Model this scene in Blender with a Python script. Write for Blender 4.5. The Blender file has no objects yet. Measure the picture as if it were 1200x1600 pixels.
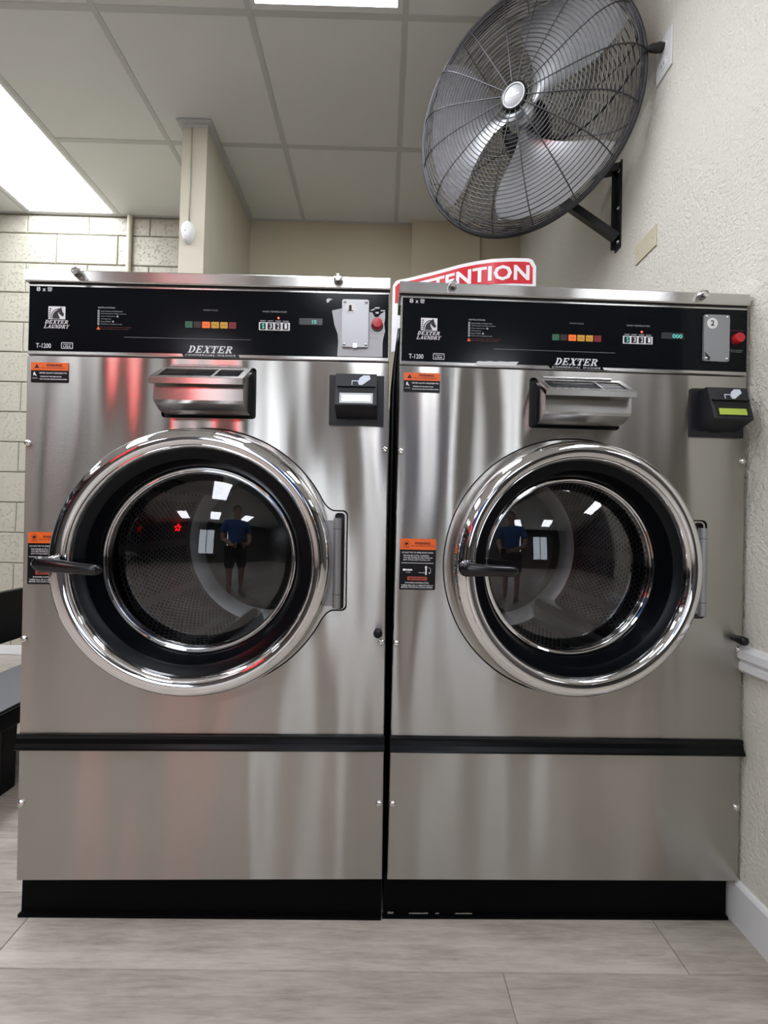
import bpy, bmesh, math, random
from mathutils import Vector, Matrix
random.seed(7)
S = bpy.context.scene
COL = S.collection
PI = math.pi

# ------------------------------------------------------------------ camera
F_PX, PITCH, ROLL, YAW, CAM_H = 679.18, 0.0167, 0.0264, 0.0035, 0.9399
fwd = Vector((math.sin(YAW)*math.cos(PITCH), math.cos(YAW)*math.cos(PITCH), math.sin(PITCH)))
rgt0 = Vector((math.cos(YAW), -math.sin(YAW), 0)); up0 = rgt0.cross(fwd)
RGT = rgt0*math.cos(ROLL)+up0*math.sin(ROLL); UPV = -rgt0*math.sin(ROLL)+up0*math.cos(ROLL)
cam_d = bpy.data.cameras.new('camera'); cam = bpy.data.objects.new('camera', cam_d); COL.objects.link(cam)
cam_d.sensor_fit = 'VERTICAL'; cam_d.sensor_height = 24; cam_d.lens = F_PX/1600*24; cam_d.clip_start = .01
m = Matrix((( RGT.x, UPV.x, -fwd.x, 0), (RGT.y, UPV.y, -fwd.y, 0), (RGT.z, UPV.z, -fwd.z, CAM_H), (0, 0, 0, 1)))
cam.matrix_world = m
S.camera = cam
CAMP = Vector((0, 0, CAM_H))
def ray(px, py): return RGT*((px-600)/F_PX) - UPV*((py-800)/F_PX) + fwd
def atY(px, py, Y): d = ray(px, py); return CAMP + d*(Y/d.y)
def atX(px, py, X): d = ray(px, py); return CAMP + d*(X/d.x)
def atZ(px, py, Z): d = ray(px, py); return CAMP + d*((Z-CAM_H)/d.z)

# ------------------------------------------------------------------ world, exposure
w = bpy.data.worlds.new('world'); S.world = w; w.use_nodes = True
w.node_tree.nodes['Background'].inputs[0].default_value = (.8, .85, .9, 1)
w.node_tree.nodes['Background'].inputs[1].default_value = .05
S.view_settings.view_transform = 'Standard'; S.view_settings.look = 'None'
S.view_settings.exposure = 0.28; S.view_settings.gamma = 1.0; S.view_settings.use_curve_mapping = False
LIGHT_STRENGTH = 12.0

# ------------------------------------------------------------------ materials
def lin(h):
    h = h.lstrip('#'); o = []
    for i in (0, 2, 4):
        v = int(h[i:i+2], 16)/255; o.append(v/12.92 if v <= .04045 else ((v+.055)/1.055)**2.4)
    return (*o, 1)
class Mat:
    def __init__(s, name, color, rough=.5, metal=0., spec=.5, coat=0.):
        s.m = bpy.data.materials.new(name); s.m.use_nodes = True; s.n = s.m.node_tree.nodes; s.l = s.m.node_tree.links
        s.b = s.n['Principled BSDF']
        s.b.inputs['Base Color'].default_value = lin(color) if isinstance(color, str) else (*color, 1)
        s.b.inputs['Roughness'].default_value = rough; s.b.inputs['Metallic'].default_value = metal
        s.b.inputs['Specular IOR Level'].default_value = spec; s.b.inputs['Coat Weight'].default_value = coat
    def node(s, t, **kw):
        n = s.n.new(t)
        for k, v in kw.items():
            if k in n.inputs: n.inputs[k].default_value = v
            else: setattr(n, k, v)
        return n
    def link(s, a, b): s.l.new(a, b)
    def coords(s, kind='Object', scale=(1, 1, 1), rnd=0.):
        tc = s.node('ShaderNodeTexCoord'); mp = s.node('ShaderNodeMapping'); mp.inputs['Scale'].default_value = scale
        s.link(tc.outputs[kind], mp.inputs['Vector'])
        if rnd:
            oi = s.node('ShaderNodeObjectInfo'); mu = s.node('ShaderNodeMath', operation='MULTIPLY'); mu.inputs[1].default_value = rnd
            s.link(oi.outputs['Random'], mu.inputs[0]); cb = s.node('ShaderNodeCombineXYZ')
            for i in range(3): s.link(mu.outputs[0], cb.inputs[i])
            s.link(cb.outputs[0], mp.inputs['Location'])
        return mp.outputs[0]
    def noise(s, vec, scale=5, detail=2, rough=.5):
        n = s.node('ShaderNodeTexNoise'); n.inputs['Scale'].default_value = scale; n.inputs['Detail'].default_value = detail
        n.inputs['Roughness'].default_value = rough; s.link(vec, n.inputs['Vector']); return n.outputs['Fac']
    def ramp(s, fac, stops):
        r = s.node('ShaderNodeValToRGB'); e = r.color_ramp.elements
        while len(e) < len(stops): e.new(.5)
        for el, (p, c) in zip(e, stops): el.position = p; el.color = lin(c) if isinstance(c, str) else (c, c, c, 1)
        s.link(fac, r.inputs[0]); return r.outputs[0]
    def bump(s, h, strength=.3, dist=.01, prev=None):
        b = s.node('ShaderNodeBump'); b.inputs['Strength'].default_value = strength; b.inputs['Distance'].default_value = dist
        s.link(h, b.inputs['Height'])
        if prev: s.link(prev, b.inputs['Normal'])
        return b.outputs[0]
    def normal(s, o): s.link(o, s.b.inputs['Normal'])
    def emit(s, color, strength):
        s.b.inputs['Emission Color'].default_value = lin(color); s.b.inputs['Emission Strength'].default_value = strength; return s
M = {}
def mat(name, *a, **k): M[name] = Mat(name, *a, **k); return M[name]

def steel(name, color, rough, aniso, wav, grain=True):
    t = mat(name, color, rough, 1.0)
    t.b.inputs['Anisotropic'].default_value = aniso
    tg = t.node('ShaderNodeTangent', direction_type='UV_MAP', uv_map='UVMap'); t.link(tg.outputs[0], t.b.inputs['Tangent'])
    v = t.coords('Object', (3.6, 1, .62), rnd=3.1)
    n1 = t.noise(v, 1.7, 1.2, .4)
    nb = t.bump(n1, 1.0, wav)
    if grain:                                       # faint horizontal brushing
        g = t.noise(t.coords('Object', (2.5, 2.5, 420)), 1.5, 2)
        hi = tuple(min(1, q*1.05) for q in color); lo = tuple(q*.95 for q in color); r = t.node('ShaderNodeMix', data_type='RGBA')
        r.inputs[6].default_value = (*lo, 1); r.inputs[7].default_value = (*hi, 1); t.link(g, r.inputs[0]); t.link(r.outputs[2], t.b.inputs['Base Color'])
    t.normal(nb); return t
steel('brushed_steel', (.44, .425, .395), .25, .985, .026)
steel('brushed_cap', (.54, .53, .51), .27, .97, .004)
steel('dispenser_steel', (.48, .47, .45), .24, .95, .002, False)
mat('chrome', (.80, .80, .81), .035, 1.)
mat('satin_chrome', (.62, .62, .62), .22, 1.)
mat('screw_steel', (.72, .71, .69), .18, 1.)
mat('alu', (.62, .63, .64), .3, 1.)
mat('cabinet_dark', '#1b1b1c', .45)
mat('black_gloss', (.003, .004, .006), .14, 0, .12)
mat('black_plastic', (.004, .004, .005), .35, 0, .3)
mat('reader_plastic', (.011, .012, .015), .38, 0, .35)
mat('black_handle', (.006, .006, .007), .2)
mat('gasket', (.002, .0025, .0035), .22, 0, .16)
mat('plinth_black', (.0015, .0015, .002), .6, 0, .06)
mat('trim_black', (.002, .0025, .003), .25, 0, .2)
mat('print_white', (.80, .80, .80), .5)
mat('print_grey', (.33, .34, .35), .5)
mat('print_dark', (.01, .01, .01), .6)
mat('print_red', (.42, .07, .04), .5)
mat('print_dull_red', (.16, .03, .02), .5)
mat('orange', (.82, .13, .012), .45)
mat('label_black', (.004, .004, .005), .35, 0, .25)
mat('lamp_green', (.01, .10, .05), .3).emit('#0d7a44', .12)
mat('lamp_brown', (.02, .006, .006), .3)
mat('lamp_orange', (.5, .12, .02), .3).emit('#ff6a1a', .38)
mat('lamp_yellow', (.45, .26, .03), .3).emit('#d89a1c', .18)
mat('lamp_red', (.16, .008, .012), .3).emit('#b0101a', .07)
mat('led_red', (.6, .05, .03), .3).emit('#ff4a3a', 4.)
mat('digit_teal', (.1, .5, .45), .3).emit('#58c4b0', .55)
mat('display_dark', (.03, .03, .033), .25)
mat('stop_red', (.50, .012, .02), .28)
mat('coin_plate', (.33, .335, .34), .38, .8)
mat('coin_plate_film', (.30, .31, .325), .3, .35)
mat('bare_metal', (.40, .41, .42), .5, .4)
mat('torn_white', (.66, .68, .68), .6)
mat('sticker_white', (.82, .82, .80), .55)
mat('lcd_white', (.75, .8, .76), .3).emit('#dfe8df', .45)
mat('lcd_frame', (.50, .52, .52), .35)
mat('lcd_green', (.3, .4, .05), .3).emit('#a8b83a', .16)
mat('hand_white', (.62, .68, .76), .5)
mat('hinge_grey', (.30, .30, .30), .38, .6)
mat('white_paint', (.74, .74, .73), .45)
mat('plate_white', (.80, .80, .79), .35)
mat('plate_ivory', (.60, .55, .40), .35)
mat('fan_wire', (.045, .045, .048), .4, .3)
mat('fan_black', (.008, .008, .009), .35)
mat('badge', (.40, .41, .41), .4, .2)
mat('sensor_white', (.80, .80, .78), .4)
mat('bench_black', (.003, .0035, .005), .35, 0, .2)
mat('bench_grey', (.16, .165, .17), .22)
mat('sign_white', (.84, .84, .84), .3)
mat('sign_red', (.62, .012, .022), .3)
mat('tub_dark', (.012, .012, .013), .5)

t = mat('drum_steel', (.60, .60, .59), .42, 1.)
uv = t.node('ShaderNodeUVMap', uv_map='UVMap'); sp = t.node('ShaderNodeSeparateXYZ'); t.link(uv.outputs[0], sp.inputs[0])
def mth(t, op, a, b=None):
    n = t.node('ShaderNodeMath', operation=op)
    for i, x in enumerate((a, b)):
        if x is None: continue
        if isinstance(x, (int, float)): n.inputs[i].default_value = x
        else: t.link(x, n.inputs[i])
    return n.outputs[0]
ua = mth(t, 'MULTIPLY', sp.outputs[0], 132); va = mth(t, 'MULTIPLY', sp.outputs[1], 62)
row = mth(t, 'FLOOR', va); off = mth(t, 'MULTIPLY', mth(t, 'MODULO', row, 2), .5)
fu = mth(t, 'SUBTRACT', mth(t, 'FRACT', mth(t, 'ADD', ua, off)), .5); fv = mth(t, 'SUBTRACT', mth(t, 'FRACT', va), .5)
dist = mth(t, 'SQRT', mth(t, 'ADD', mth(t, 'MULTIPLY', fu, fu), mth(t, 'MULTIPLY', fv, fv)))
hole = mth(t, 'LESS_THAN', dist, .34)
band = mth(t, 'GREATER_THAN', mth(t, 'ABSOLUTE', mth(t, 'SUBTRACT', mth(t, 'FRACT', mth(t, 'MULTIPLY', sp.outputs[0], 12)), .5)), .42)
rim = mth(t, 'MAXIMUM', mth(t, 'LESS_THAN', sp.outputs[1], .03), mth(t, 'GREATER_THAN', sp.outputs[1], .515))
solid = mth(t, 'MAXIMUM', band, rim)
fac = mth(t, 'MULTIPLY', hole, mth(t, 'SUBTRACT', 1, solid))
dk = t.node('ShaderNodeBsdfDiffuse'); dk.inputs[0].default_value = (.004, .004, .004, 1)
mx = t.node('ShaderNodeMixShader'); out = t.n['Material Output']
t.link(fac, mx.inputs[0]); t.link(t.b.outputs[0], mx.inputs[1]); t.link(dk.outputs[0], mx.inputs[2]); t.link(mx.outputs[0], out.inputs[0])
mat('drum_ring', (.26, .26, .26), .36, 1.)
mat('drum_back', (.035, .035, .036), .3, .4)

t = mat('door_glass', (1, 1, 1), 0.02)
fr = t.node('ShaderNodeFresnel'); fr.inputs[0].default_value = 1.52
mul = mth(t, 'MULTIPLY', fr.outputs[0], 1.9)
tr = t.node('ShaderNodeBsdfTransparent'); tr.inputs[0].default_value = (.90, .91, .91, 1)
gl = t.node('ShaderNodeBsdfGlossy'); gl.inputs['Roughness'].default_value = .015
mx = t.node('ShaderNodeMixShader'); t.link(mul, mx.inputs[0]); t.link(tr.outputs[0], mx.inputs[1]); t.link(gl.outputs[0], mx.inputs[2])
t.link(mx.outputs[0], t.n['Material Output'].inputs[0])

def wallmat(name, base, var, s1, st1, s2, st2, d1=.004, d2=.002):
    t = mat(name, base, .62)
    v = t.coords('Object'); c = t.noise(v, 1.3, 4); t.link(t.ramp(c, [(.3, base), (.75, var)]), t.b.inputs['Base Color'])
    a = t.noise(v, s1, 3, .6); b = t.noise(v, s2, 2, .6)
    t.normal(t.bump(b, st2, d2, t.bump(a, st1, d1))); return t
wallmat('stucco', '#e1ded2', '#d9d5c7', 95, .9, 240, .7, .007, .003)
wallmat('dark_wall', '#55524d', '#4c4a46', 30, .2, 140, .2)
wallmat('plaster', '#bdb59b', '#b5ad92', 30, .2, 140, .2)
wallmat('column_paint', '#c8c4b0', '#bfbaa5', 40, .25, 150, .25)
wallmat('tile_board', '#e4e5e3', '#dddedb', 90, .12, 300, .2, .002, .001)
t = mat('block_paint', '#aeab9a', .6)
v = t.coords('Object', rnd=9.); a = t.noise(v, 70, 3, .6); pit = t.ramp(a, [(.33, 0.), (.42, 1.)])
t.normal(t.bump(pit, .8, .005, t.bump(t.noise(v, 22, 2), .25, .004)))
mat('mortar_paint', '#a5a291', .7)
mat('grid_metal', '#c6c7c5', .5)
mat('diffuser', (.9, .9, .9), .5).emit('#f3f6ff', LIGHT_STRENGTH)
t = mat('plank', '#a39c92', .42)
v = t.coords('Object', (1.6, 9, 9), rnd=13.); n1 = t.noise(v, 2.4, 8, .62)
v2 = t.coords('Object', (2.4, 24, 24), rnd=5.); n2 = t.noise(v2, 5, 6, .7)
mixn = t.node('ShaderNodeMix', data_type='FLOAT'); mixn.inputs[0].default_value = .5
t.link(n1, mixn.inputs[2]); t.link(n2, mixn.inputs[3])
colr = t.ramp(mixn.outputs[0], [(.30, '#7a7167'), (.44, '#989085'), (.55, '#a9a196'), (.70, '#b7b0a5')])
oi = t.node('ShaderNodeObjectInfo'); hs = t.node('ShaderNodeHueSaturation'); mr = t.node('ShaderNodeMapRange')
mr.inputs['To Min'].default_value = .84; mr.inputs['To Max'].default_value = 1.10
t.link(oi.outputs['Random'], mr.inputs[0]); t.link(mr.outputs[0], hs.inputs['Value']); t.link(colr, hs.inputs['Color']); t.link(hs.outputs[0], t.b.inputs['Base Color'])
t.normal(t.bump(n2, .12, .002))
mat('caulk', (.22, .20, .16), .8)
mat('subfloor', '#5d574f', .6)

# ------------------------------------------------------------------ mesh helpers
def obj(name, verts, faces, mt, parent=None, smooth=False, auto=None, uvf=None, loc=None):
    me = bpy.data.meshes.new(name); me.from_pydata([tuple(v) for v in verts], [], faces); me.validate()
    bm = bmesh.new(); bm.from_mesh(me); bmesh.ops.recalc_face_normals(bm, faces=bm.faces); bm.to_mesh(me); bm.free()
    return link(name, me, mt, parent, smooth, auto, uvf, loc)
def link(name, me, mt, parent=None, smooth=False, auto=None, uvf=None, loc=None):
    mts = mt if isinstance(mt, (list, tuple)) else [mt]
    me.materials.clear()
    for x in mts: me.materials.append(M[x].m)
    if smooth:
        for p in me.polygons: p.use_smooth = True
        if auto is not None: me.set_sharp_from_angle(angle=math.radians(auto))
    if mts[0] in ('brushed_steel', 'brushed_cap', 'dispenser_steel') and uvf is None: uvf = lambda co, no: (co.z, co.x+co.y)
    if uvf:
        ul = me.uv_layers.new(name='UVMap')
        for p in me.polygons:
            for li in p.loop_indices: ul.data[li].uv = uvf(me.vertices[me.loops[li].vertex_index].co, p.normal)
    o = bpy.data.objects.new(name, me); COL.objects.link(o)
    if parent: o.parent = parent
    if loc: o.location = loc
    return o
class MB:
    def __init__(s): s.v = []; s.f = []
    def add(s, v, f): n = len(s.v); s.v += [tuple(x) for x in v]; s.f += [[i+n for i in q] for q in f]; return s
    def box(s, x0, x1, y0, y1, z0, z1):
        return s.add([(x0,y0,z0),(x1,y0,z0),(x1,y1,z0),(x0,y1,z0),(x0,y0,z1),(x1,y0,z1),(x1,y1,z1),(x0,y1,z1)],
                     [(0,3,2,1),(4,5,6,7),(0,1,5,4),(1,2,6,5),(2,3,7,6),(3,0,4,7)])
    def bbox(s, x0, x1, y0, y1, z0, z1, b=.003):
        """box with chamfered edges"""
        bm = bmesh.new(); bmesh.ops.create_cube(bm, size=1)
        for q in bm.verts: q.co = Vector(((x0+x1)/2+q.co.x*(x1-x0), (y0+y1)/2+q.co.y*(y1-y0), (z0+z1)/2+q.co.z*(z1-z0)))
        bmesh.ops.bevel(bm, geom=bm.edges[:], offset=b, segments=2, affect='EDGES', profile=.6)
        bm.verts.index_update(); s.add([q.co.copy() for q in bm.verts], [[q.index for q in f.verts] for f in bm.faces]); bm.free(); return s
    def prism(s, poly, fn0, fn1):
        """poly 2D; fn0/fn1 map to 3D for the two ends"""
        n = len(poly); v = [fn0(*p) for p in poly]+[fn1(*p) for p in poly]
        return s.add(v, [list(range(n))[::-1], list(range(n, 2*n))]+[(i, (i+1) % n, (i+1) % n+n, i+n) for i in range(n)])
    def tube(s, pts, r, sides=8, caps=True, rr=None):
        pts = [Vector(p) for p in pts]; n = len(pts); base = len(s.v); prev = None; vs = []
        for i, p in enumerate(pts):
            tdir = (pts[min(i+1, n-1)]-pts[max(i-1, 0)]).normalized()
            if prev is None:
                a = tdir.cross(Vector((0, 0, 1)));  a = a if a.length > .05 else tdir.cross(Vector((1, 0, 0)))
            else: a = prev - tdir*prev.dot(tdir)
            a.normalize(); prev = a; b = tdir.cross(a); q = rr[i] if rr else r
            for k in range(sides):
                t_ = 2*PI*k/sides; vs.append(p+(a*math.cos(t_)+b*math.sin(t_))*q)
        f = [(i*sides+k, i*sides+(k+1) % sides, (i+1)*sides+(k+1) % sides, (i+1)*sides+k) for i in range(n-1) for k in range(sides)]
        if caps: f += [list(range(sides))[::-1], list(range((n-1)*sides, n*sides))]
        return s.add(vs, f)
    def lathe(s, prof, seg=96, axis='y', c=(0, 0, 0), a0=0, a1=2*PI, close=True):
        """prof list of (r, t): axis y -> point (cx+r cos, cy+t, cz+r sin); axis z -> (cx+r cos, cy+r sin, cz+t)"""
        vs = []; m_ = seg if close else seg+1
        for r, t_ in prof:
            for k in range(m_):
                a = a0+(a1-a0)*k/seg
                vs.append((c[0]+r*math.cos(a), c[1]+t_, c[2]+r*math.sin(a)) if axis == 'y' else (c[0]+r*math.cos(a), c[1]+r*math.sin(a), c[2]+t_))
        f = [(i*m_+k, i*m_+(k+1) % m_, (i+1)*m_+(k+1) % m_, (i+1)*m_+k) for i in range(len(prof)-1) for k in range(seg if close else seg)]
        return s.add(vs, f)
    def torus_ring(s, R, r, z, seg=96, sides=5):
        vs = []; f = []
        for i in range(seg):
            a = 2*PI*i/seg
            for k in range(sides):
                b = 2*PI*k/sides; q = R+r*math.cos(b); vs.append((q*math.cos(a), q*math.sin(a), z+r*math.sin(b)))
        for i in range(seg):
            for k in range(sides): f.append((i*sides+k, ((i+1) % seg)*sides+k, ((i+1) % seg)*sides+(k+1) % sides, i*sides+(k+1) % sides))
        return s.add(vs, f)
    def build(s, name, mt, parent=None, **k): return obj(name, s.v, s.f, mt, parent, **k)
def tag(o, label=None, cat=None, group=None, kind=None):
    if label: o['label'] = label
    if cat: o['category'] = cat
    if group: o['group'] = group
    if kind: o['kind'] = kind
    return o
def empty(name, loc=(0, 0, 0), rot=(0, 0, 0)):
    o = bpy.data.objects.new(name, None); COL.objects.link(o); o.location = loc; o.rotation_euler = rot; o.empty_display_size = .1; return o
def box(name, x0, x1, y0, y1, z0, z1, mt, parent=None, b=0):
    mb = MB(); (mb.bbox(x0, x1, y0, y1, z0, z1, b) if b else mb.box(x0, x1, y0, y1, z0, z1)); return mb.build(name, mt, parent)
def loops_fill(loops):
    """loops of 2D points (outer first, holes after) -> verts, tris"""
    bm = bmesh.new(); es = []
    for lp in loops:
        vs = [bm.verts.new((p[0], p[1], 0)) for p in lp]
        for i in range(len(vs)): es.append(bm.edges.new((vs[i], vs[(i+1) % len(vs)])))
    bmesh.ops.triangle_fill(bm, edges=es, use_beauty=True, use_dissolve=False, normal=(0, 0, 1))
    bm.verts.index_update(); v = [(q.co.x, q.co.y) for q in bm.verts]; f = [[q.index for q in fc.verts] for fc in bm.faces]; bm.free(); return v, f
def rrect(u0, u1, h0, h1, r, n=5):
    o = []
    for cx, cy, a in ((u1-r, h1-r, 0), (u0+r, h1-r, 90), (u0+r, h0+r, 180), (u1-r, h0+r, 270)):
        for k in range(n+1): q = math.radians(a+90*k/n); o.append((cx+r*math.cos(q), cy+r*math.sin(q)))
    return o
def circle(cu, ch, r, n=40): return [(cu+r*math.cos(2*PI*k/n), ch+r*math.sin(2*PI*k/n)) for k in range(n)]
def plate(name, loops, d0, d1, mt, parent, **k):
    """flat plate with holes: front at protrusion d1, back at d0 (toward the viewer = -y)"""
    v, f = loops_fill(loops); mb = MB(); mb.add([(a, -d1, b) for a, b in v], f)
    for lp in loops:
        n = len(lp); mb.add([(a, -d1, b) for a, b in lp]+[(a, -d0, b) for a, b in lp], [(i, (i+1) % n, (i+1) % n+n, i+n) for i in range(n)])
    return mb.build(name, mt, parent, **k)
# text --------------------------------------------------------------
_cache = {}
def text_verts(body, bold=0., shear=0., spacing=1.):
    key = (body, bold, shear, spacing)
    if key not in _cache:
        c = bpy.data.curves.new('txt', 'FONT'); c.body = body; c.shear = shear; c.offset = bold; c.resolution_u = 2; c.space_character = spacing
        o = bpy.data.objects.new('txt', c); COL.objects.link(o)
        bpy.context.view_layer.update()
        me = bpy.data.meshes.new_from_object(o.evaluated_get(bpy.context.evaluated_depsgraph_get()))
        v = [(q.co.x, q.co.y) for q in me.vertices]; f = [list(p.vertices) for p in me.polygons]
        bpy.data.objects.remove(o); bpy.data.curves.remove(c); bpy.data.meshes.remove(me)
        x0 = min(a for a, b in v); x1 = max(a for a, b in v); y0 = min(b for a, b in v); y1 = max(b for a, b in v)
        _cache[key] = ([((a-x0)/(x1-x0), (b-y0)/(y1-y0)) for a, b in v], f)
    return _cache[key]
def add_text(mb, body, u0, u1, h0, h1, d, fn=None, **k):
    v, f = text_verts(body, **k); fn = fn or (lambda u, h: (u, -d, h))
    mb.add([fn(u0+a*(u1-u0), h0+b*(h1-h0)) for a, b in v], f); return mb
def arc_ring(cx, cy, rx, ry, ix, iy, a0=-90, a1=90, n=10):
    o = [];
    for k in range(n+1): a = math.radians(a0+(a1-a0)*k/n); o.append((cx+rx*math.cos(a), cy+ry*math.sin(a), cx+ix*math.cos(a), cy+iy*math.sin(a)))
    return [[(p[2], p[3]), (p[0], p[1]), (q[0], q[1]), (q[2], q[3])] for p, q in zip(o, o[1:])]
def R4(a, b, c, d): return [(a, c), (b, c), (b, d), (a, d)]
STEM = [R4(.12, .36, 0, 1)]
SERIF = {
 'D': STEM+[R4(0, .5, 0, .12), R4(0, .5, .88, 1)]+arc_ring(.42, .5, .56, .5, .3, .38),
 'E': STEM+[R4(0, .9, .88, 1), R4(0, .95, 0, .12), R4(.3, .66, .44, .56), R4(.8, .9, .68, 1), R4(.85, .95, 0, .34), R4(.58, .68, .34, .66)],
 'X': [[(.08, 1), (.38, 1), (.97, 0), (.67, 0)], [(.78, 1), (.92, 1), (.22, 0), (.08, 0)], R4(0, .46, .89, 1), R4(.64, 1.04, .89, 1), R4(0, .38, 0, .11), R4(.58, 1.06, 0, .11)],
 'T': [R4(.36, .62, 0, 1), R4(0, .98, .87, 1), R4(0, .1, .62, 1), R4(.88, .98, .62, 1), R4(.2, .78, 0, .12)],
 'R': STEM+[R4(0, .48, 0, .12), R4(0, .5, .88, 1)]+arc_ring(.44, .73, .46, .27, .22, .15)+[[(.40, .5), (.68, .5), (1.04, 0), (.76, 0)], R4(.74, 1.1, 0, .1)],
 'L': STEM+[R4(0, .5, .88, 1), R4(0, .95, 0, .12), R4(.85, .95, 0, .36)],
 'A': [[(.42, 1), (.66, 1), (1.0, 0), (.72, 0)], [(.42, 1), (.52, 1), (.18, 0), (.06, 0)], R4(.22, .75, .28, .4), R4(-.04, .3, 0, .1), R4(.62, 1.1, 0, .1)],
 'U': [[(.12, 1), (.36, 1), (.36, .2), (.12, .2)], R4(0, .5, .89, 1), R4(.78, .9, .2, 1), R4(.64, 1.04, .89, 1), [(.12, .3), (.9, .3), (.7, 0), (.34, 0)]],
 'N': [R4(.12, .24, 0, 1), R4(.82, .94, 0, 1), [(.06, 1), (.34, 1), (.94, 0), (.72, 0)], R4(0, .36, .9, 1), R4(.68, 1.06, .9, 1), R4(0, .36, 0, .1)],
 'Y': [R4(.4, .64, 0, .5), [(.08, 1), (.36, 1), (.64, .45), (.4, .45)], [(.82, 1), (.94, 1), (.64, .42), (.52, .42)], R4(0, .46, .9, 1), R4(.7, 1.06, .9, 1), R4(.26, .78, 0, .1)],
}
def add_serif(mb, word, u0, u1, h0, h1, d, shear=.35):
    adv = 1.14; W_ = adv*len(word)-.1; k = (u1-u0-shear*(h1-h0))/W_
    for i, c in enumerate(word):
        for q in SERIF[c]: mb.add([(u0+(i*adv+a)*k+shear*(h1-h0)*b, -d, h0+b*(h1-h0)) for a, b in q], [list(range(len(q)))])
    return mb

# ------------------------------------------------------------------ room
HC, GX, Y1, YW, T = 2.9058, -.5712, 1.6677, 2.8623, .6096
XR, XL, YB = .873, -5.05, -5.6
XF, YR = 4.3, .80          # the room widens to the right in front of the washers
COLX0, COLX1, COLY = -1.0535, -.9279, 2.1538
# right wall, rear smooth wall, rear block wall, hidden room walls
o = box('wall_right', XR, XR+.15, YR, YW+.2, 0, HC+.03, 'stucco'); tag(o, kind='structure')
o = box('wall_return', XR+.15, XF, YR, YR+.15, 0, HC+.03, 'plaster'); tag(o, kind='structure')
o = box('wall_far_right', XF, XF+.15, YB, YR, 0, HC+.03, 'dark_wall'); tag(o, kind='structure')
o = box('wall_rear', COLX1, XR, YW, YW+.2, 0, HC+.05, 'plaster'); tag(o, kind='structure')
o = box('wall_column', COLX0, COLX1, COLY, YW+.2, 0, HC, 'column_paint'); tag(o, kind='structure')
blk = box('wall_block', XL, COLX0, YW+.006, YW+.2, 0, HC+.05, 'mortar_paint'); tag(blk, kind='structure')
o = box('wall_left', XL-.15, XL, YB, YW+.2, 0, HC+.05, 'dark_wall'); tag(o, kind='structure')
o = box('wall_front', XL-.15, XF+.15, YB-.15, YB, 0, HC+.05, 'dark_wall'); tag(o, kind='structure')
# pilaster on rear wall
pa, pb = atY(643, 400, YW-.045), atY(750, 385, YW-.045)
o = box('wall_pilaster', pa.x, pb.x, YW-.045, YW, 0, HC, 'plaster'); tag(o, kind='structure')
# blocks
LB, HB, J = .4064, .1985, .006
def block_mesh(w_, h_):
    b = .004; y = 0
    v = [(0, .012, 0), (w_, .012, 0), (w_, .012, h_), (0, .012, h_), (0, y+b, 0), (w_, y+b, 0), (w_, y+b, h_), (0, y+b, h_), (b, y, b), (w_-b, y, b), (w_-b, y, h_-b), (b, y, h_-b)]
    f = [(8, 9, 10, 11), (4, 5, 9, 8), (5, 6, 10, 9), (6, 7, 11, 10), (7, 4, 8, 11), (0, 1, 5, 4), (1, 2, 6, 5), (2, 3, 7, 6), (3, 0, 4, 7)]
    me = bpy.data.meshes.new('block'); me.from_pydata(v, [], f); me.materials.append(M['block_paint'].m); return me
bmesh_cache = {}
z_joint = 2.773
for r_ in range(-1, 14):
    zt = z_joint-r_*HB if r_ >= 0 else HC-.012
    zb_ = z_joint-(r_+1)*HB
    if r_ < 0: zb_ = z_joint
    zb_ = max(zb_, 0)
    if zt-zb_ < .03: continue
    xj = (-2.206 if r_ % 2 == 0 else -2.403)
    k0 = -7
    for k in range(k0, 5):
        a = xj+k*LB; b = a+LB
        a2, b2 = max(a+J/2, XL+.01), min(b-J/2, COLX0-.002)
        if b2-a2 < .03 or a2 < -3.7: continue
        key = (round(b2-a2, 3), round(zt-zb_-J, 3))
        if key not in bmesh_cache: bmesh_cache[key] = block_mesh(b2-a2, zt-zb_-J)
        q = bpy.data.objects.new('block', bmesh_cache[key]); COL.objects.link(q); q.parent = blk
        q.location = (a2, YW-.005+random.uniform(-.0008, .0008), zb_+J/2)
# floor: planks in a slightly turned frame
fl = box('floor', XL, XF, YB, YW, -.05, -.003, 'plank'); tag(fl, kind='structure')
FA = .0131; PWID, PLEN = .1797, 1.462
def plank_mesh(l, w_):
    g = .0006; c = .0012
    v = [(0, 0, -.003), (l, 0, -.003), (l, w_, -.003), (0, w_, -.003), (c, c, 0), (l-c, c, 0), (l-c, w_-c, 0), (c, w_-c, 0)]
    me = bpy.data.meshes.new('plank'); me.from_pydata(v, [], [(4, 5, 6, 7), (0, 1, 5, 4), (1, 2, 6, 5), (2, 3, 7, 6), (3, 0, 4, 7)]); me.materials.append(M['plank'].m); return me
pm_cache = {}
for j in range(-13, 11):
    y0 = .919+j*PWID; xmax = XR if j > -3 else XF
    if y0+PWID > YW+.0: continue
    off = {-1: .277, 0: .672, 1: .11}.get(j, random.uniform(0, PLEN))
    x = off-PLEN*4
    while x < xmax:
        a, b = max(x, XL+.05), min(x+PLEN, xmax-.004)
        if b-a > .05:
            key = round(b-a, 3)
            if key not in pm_cache: pm_cache[key] = plank_mesh(b-a-.0008, PWID-.0008)
            q = bpy.data.objects.new('plank', pm_cache[key]); COL.objects.link(q); q.parent = fl
            ca, sa = math.cos(FA), math.sin(FA); yy = y0-.919
            q.location = (a*ca-yy*sa, .919+a*sa+yy*ca, 0); q.rotation_euler = (0, 0, FA)
        x += PLEN
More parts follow.
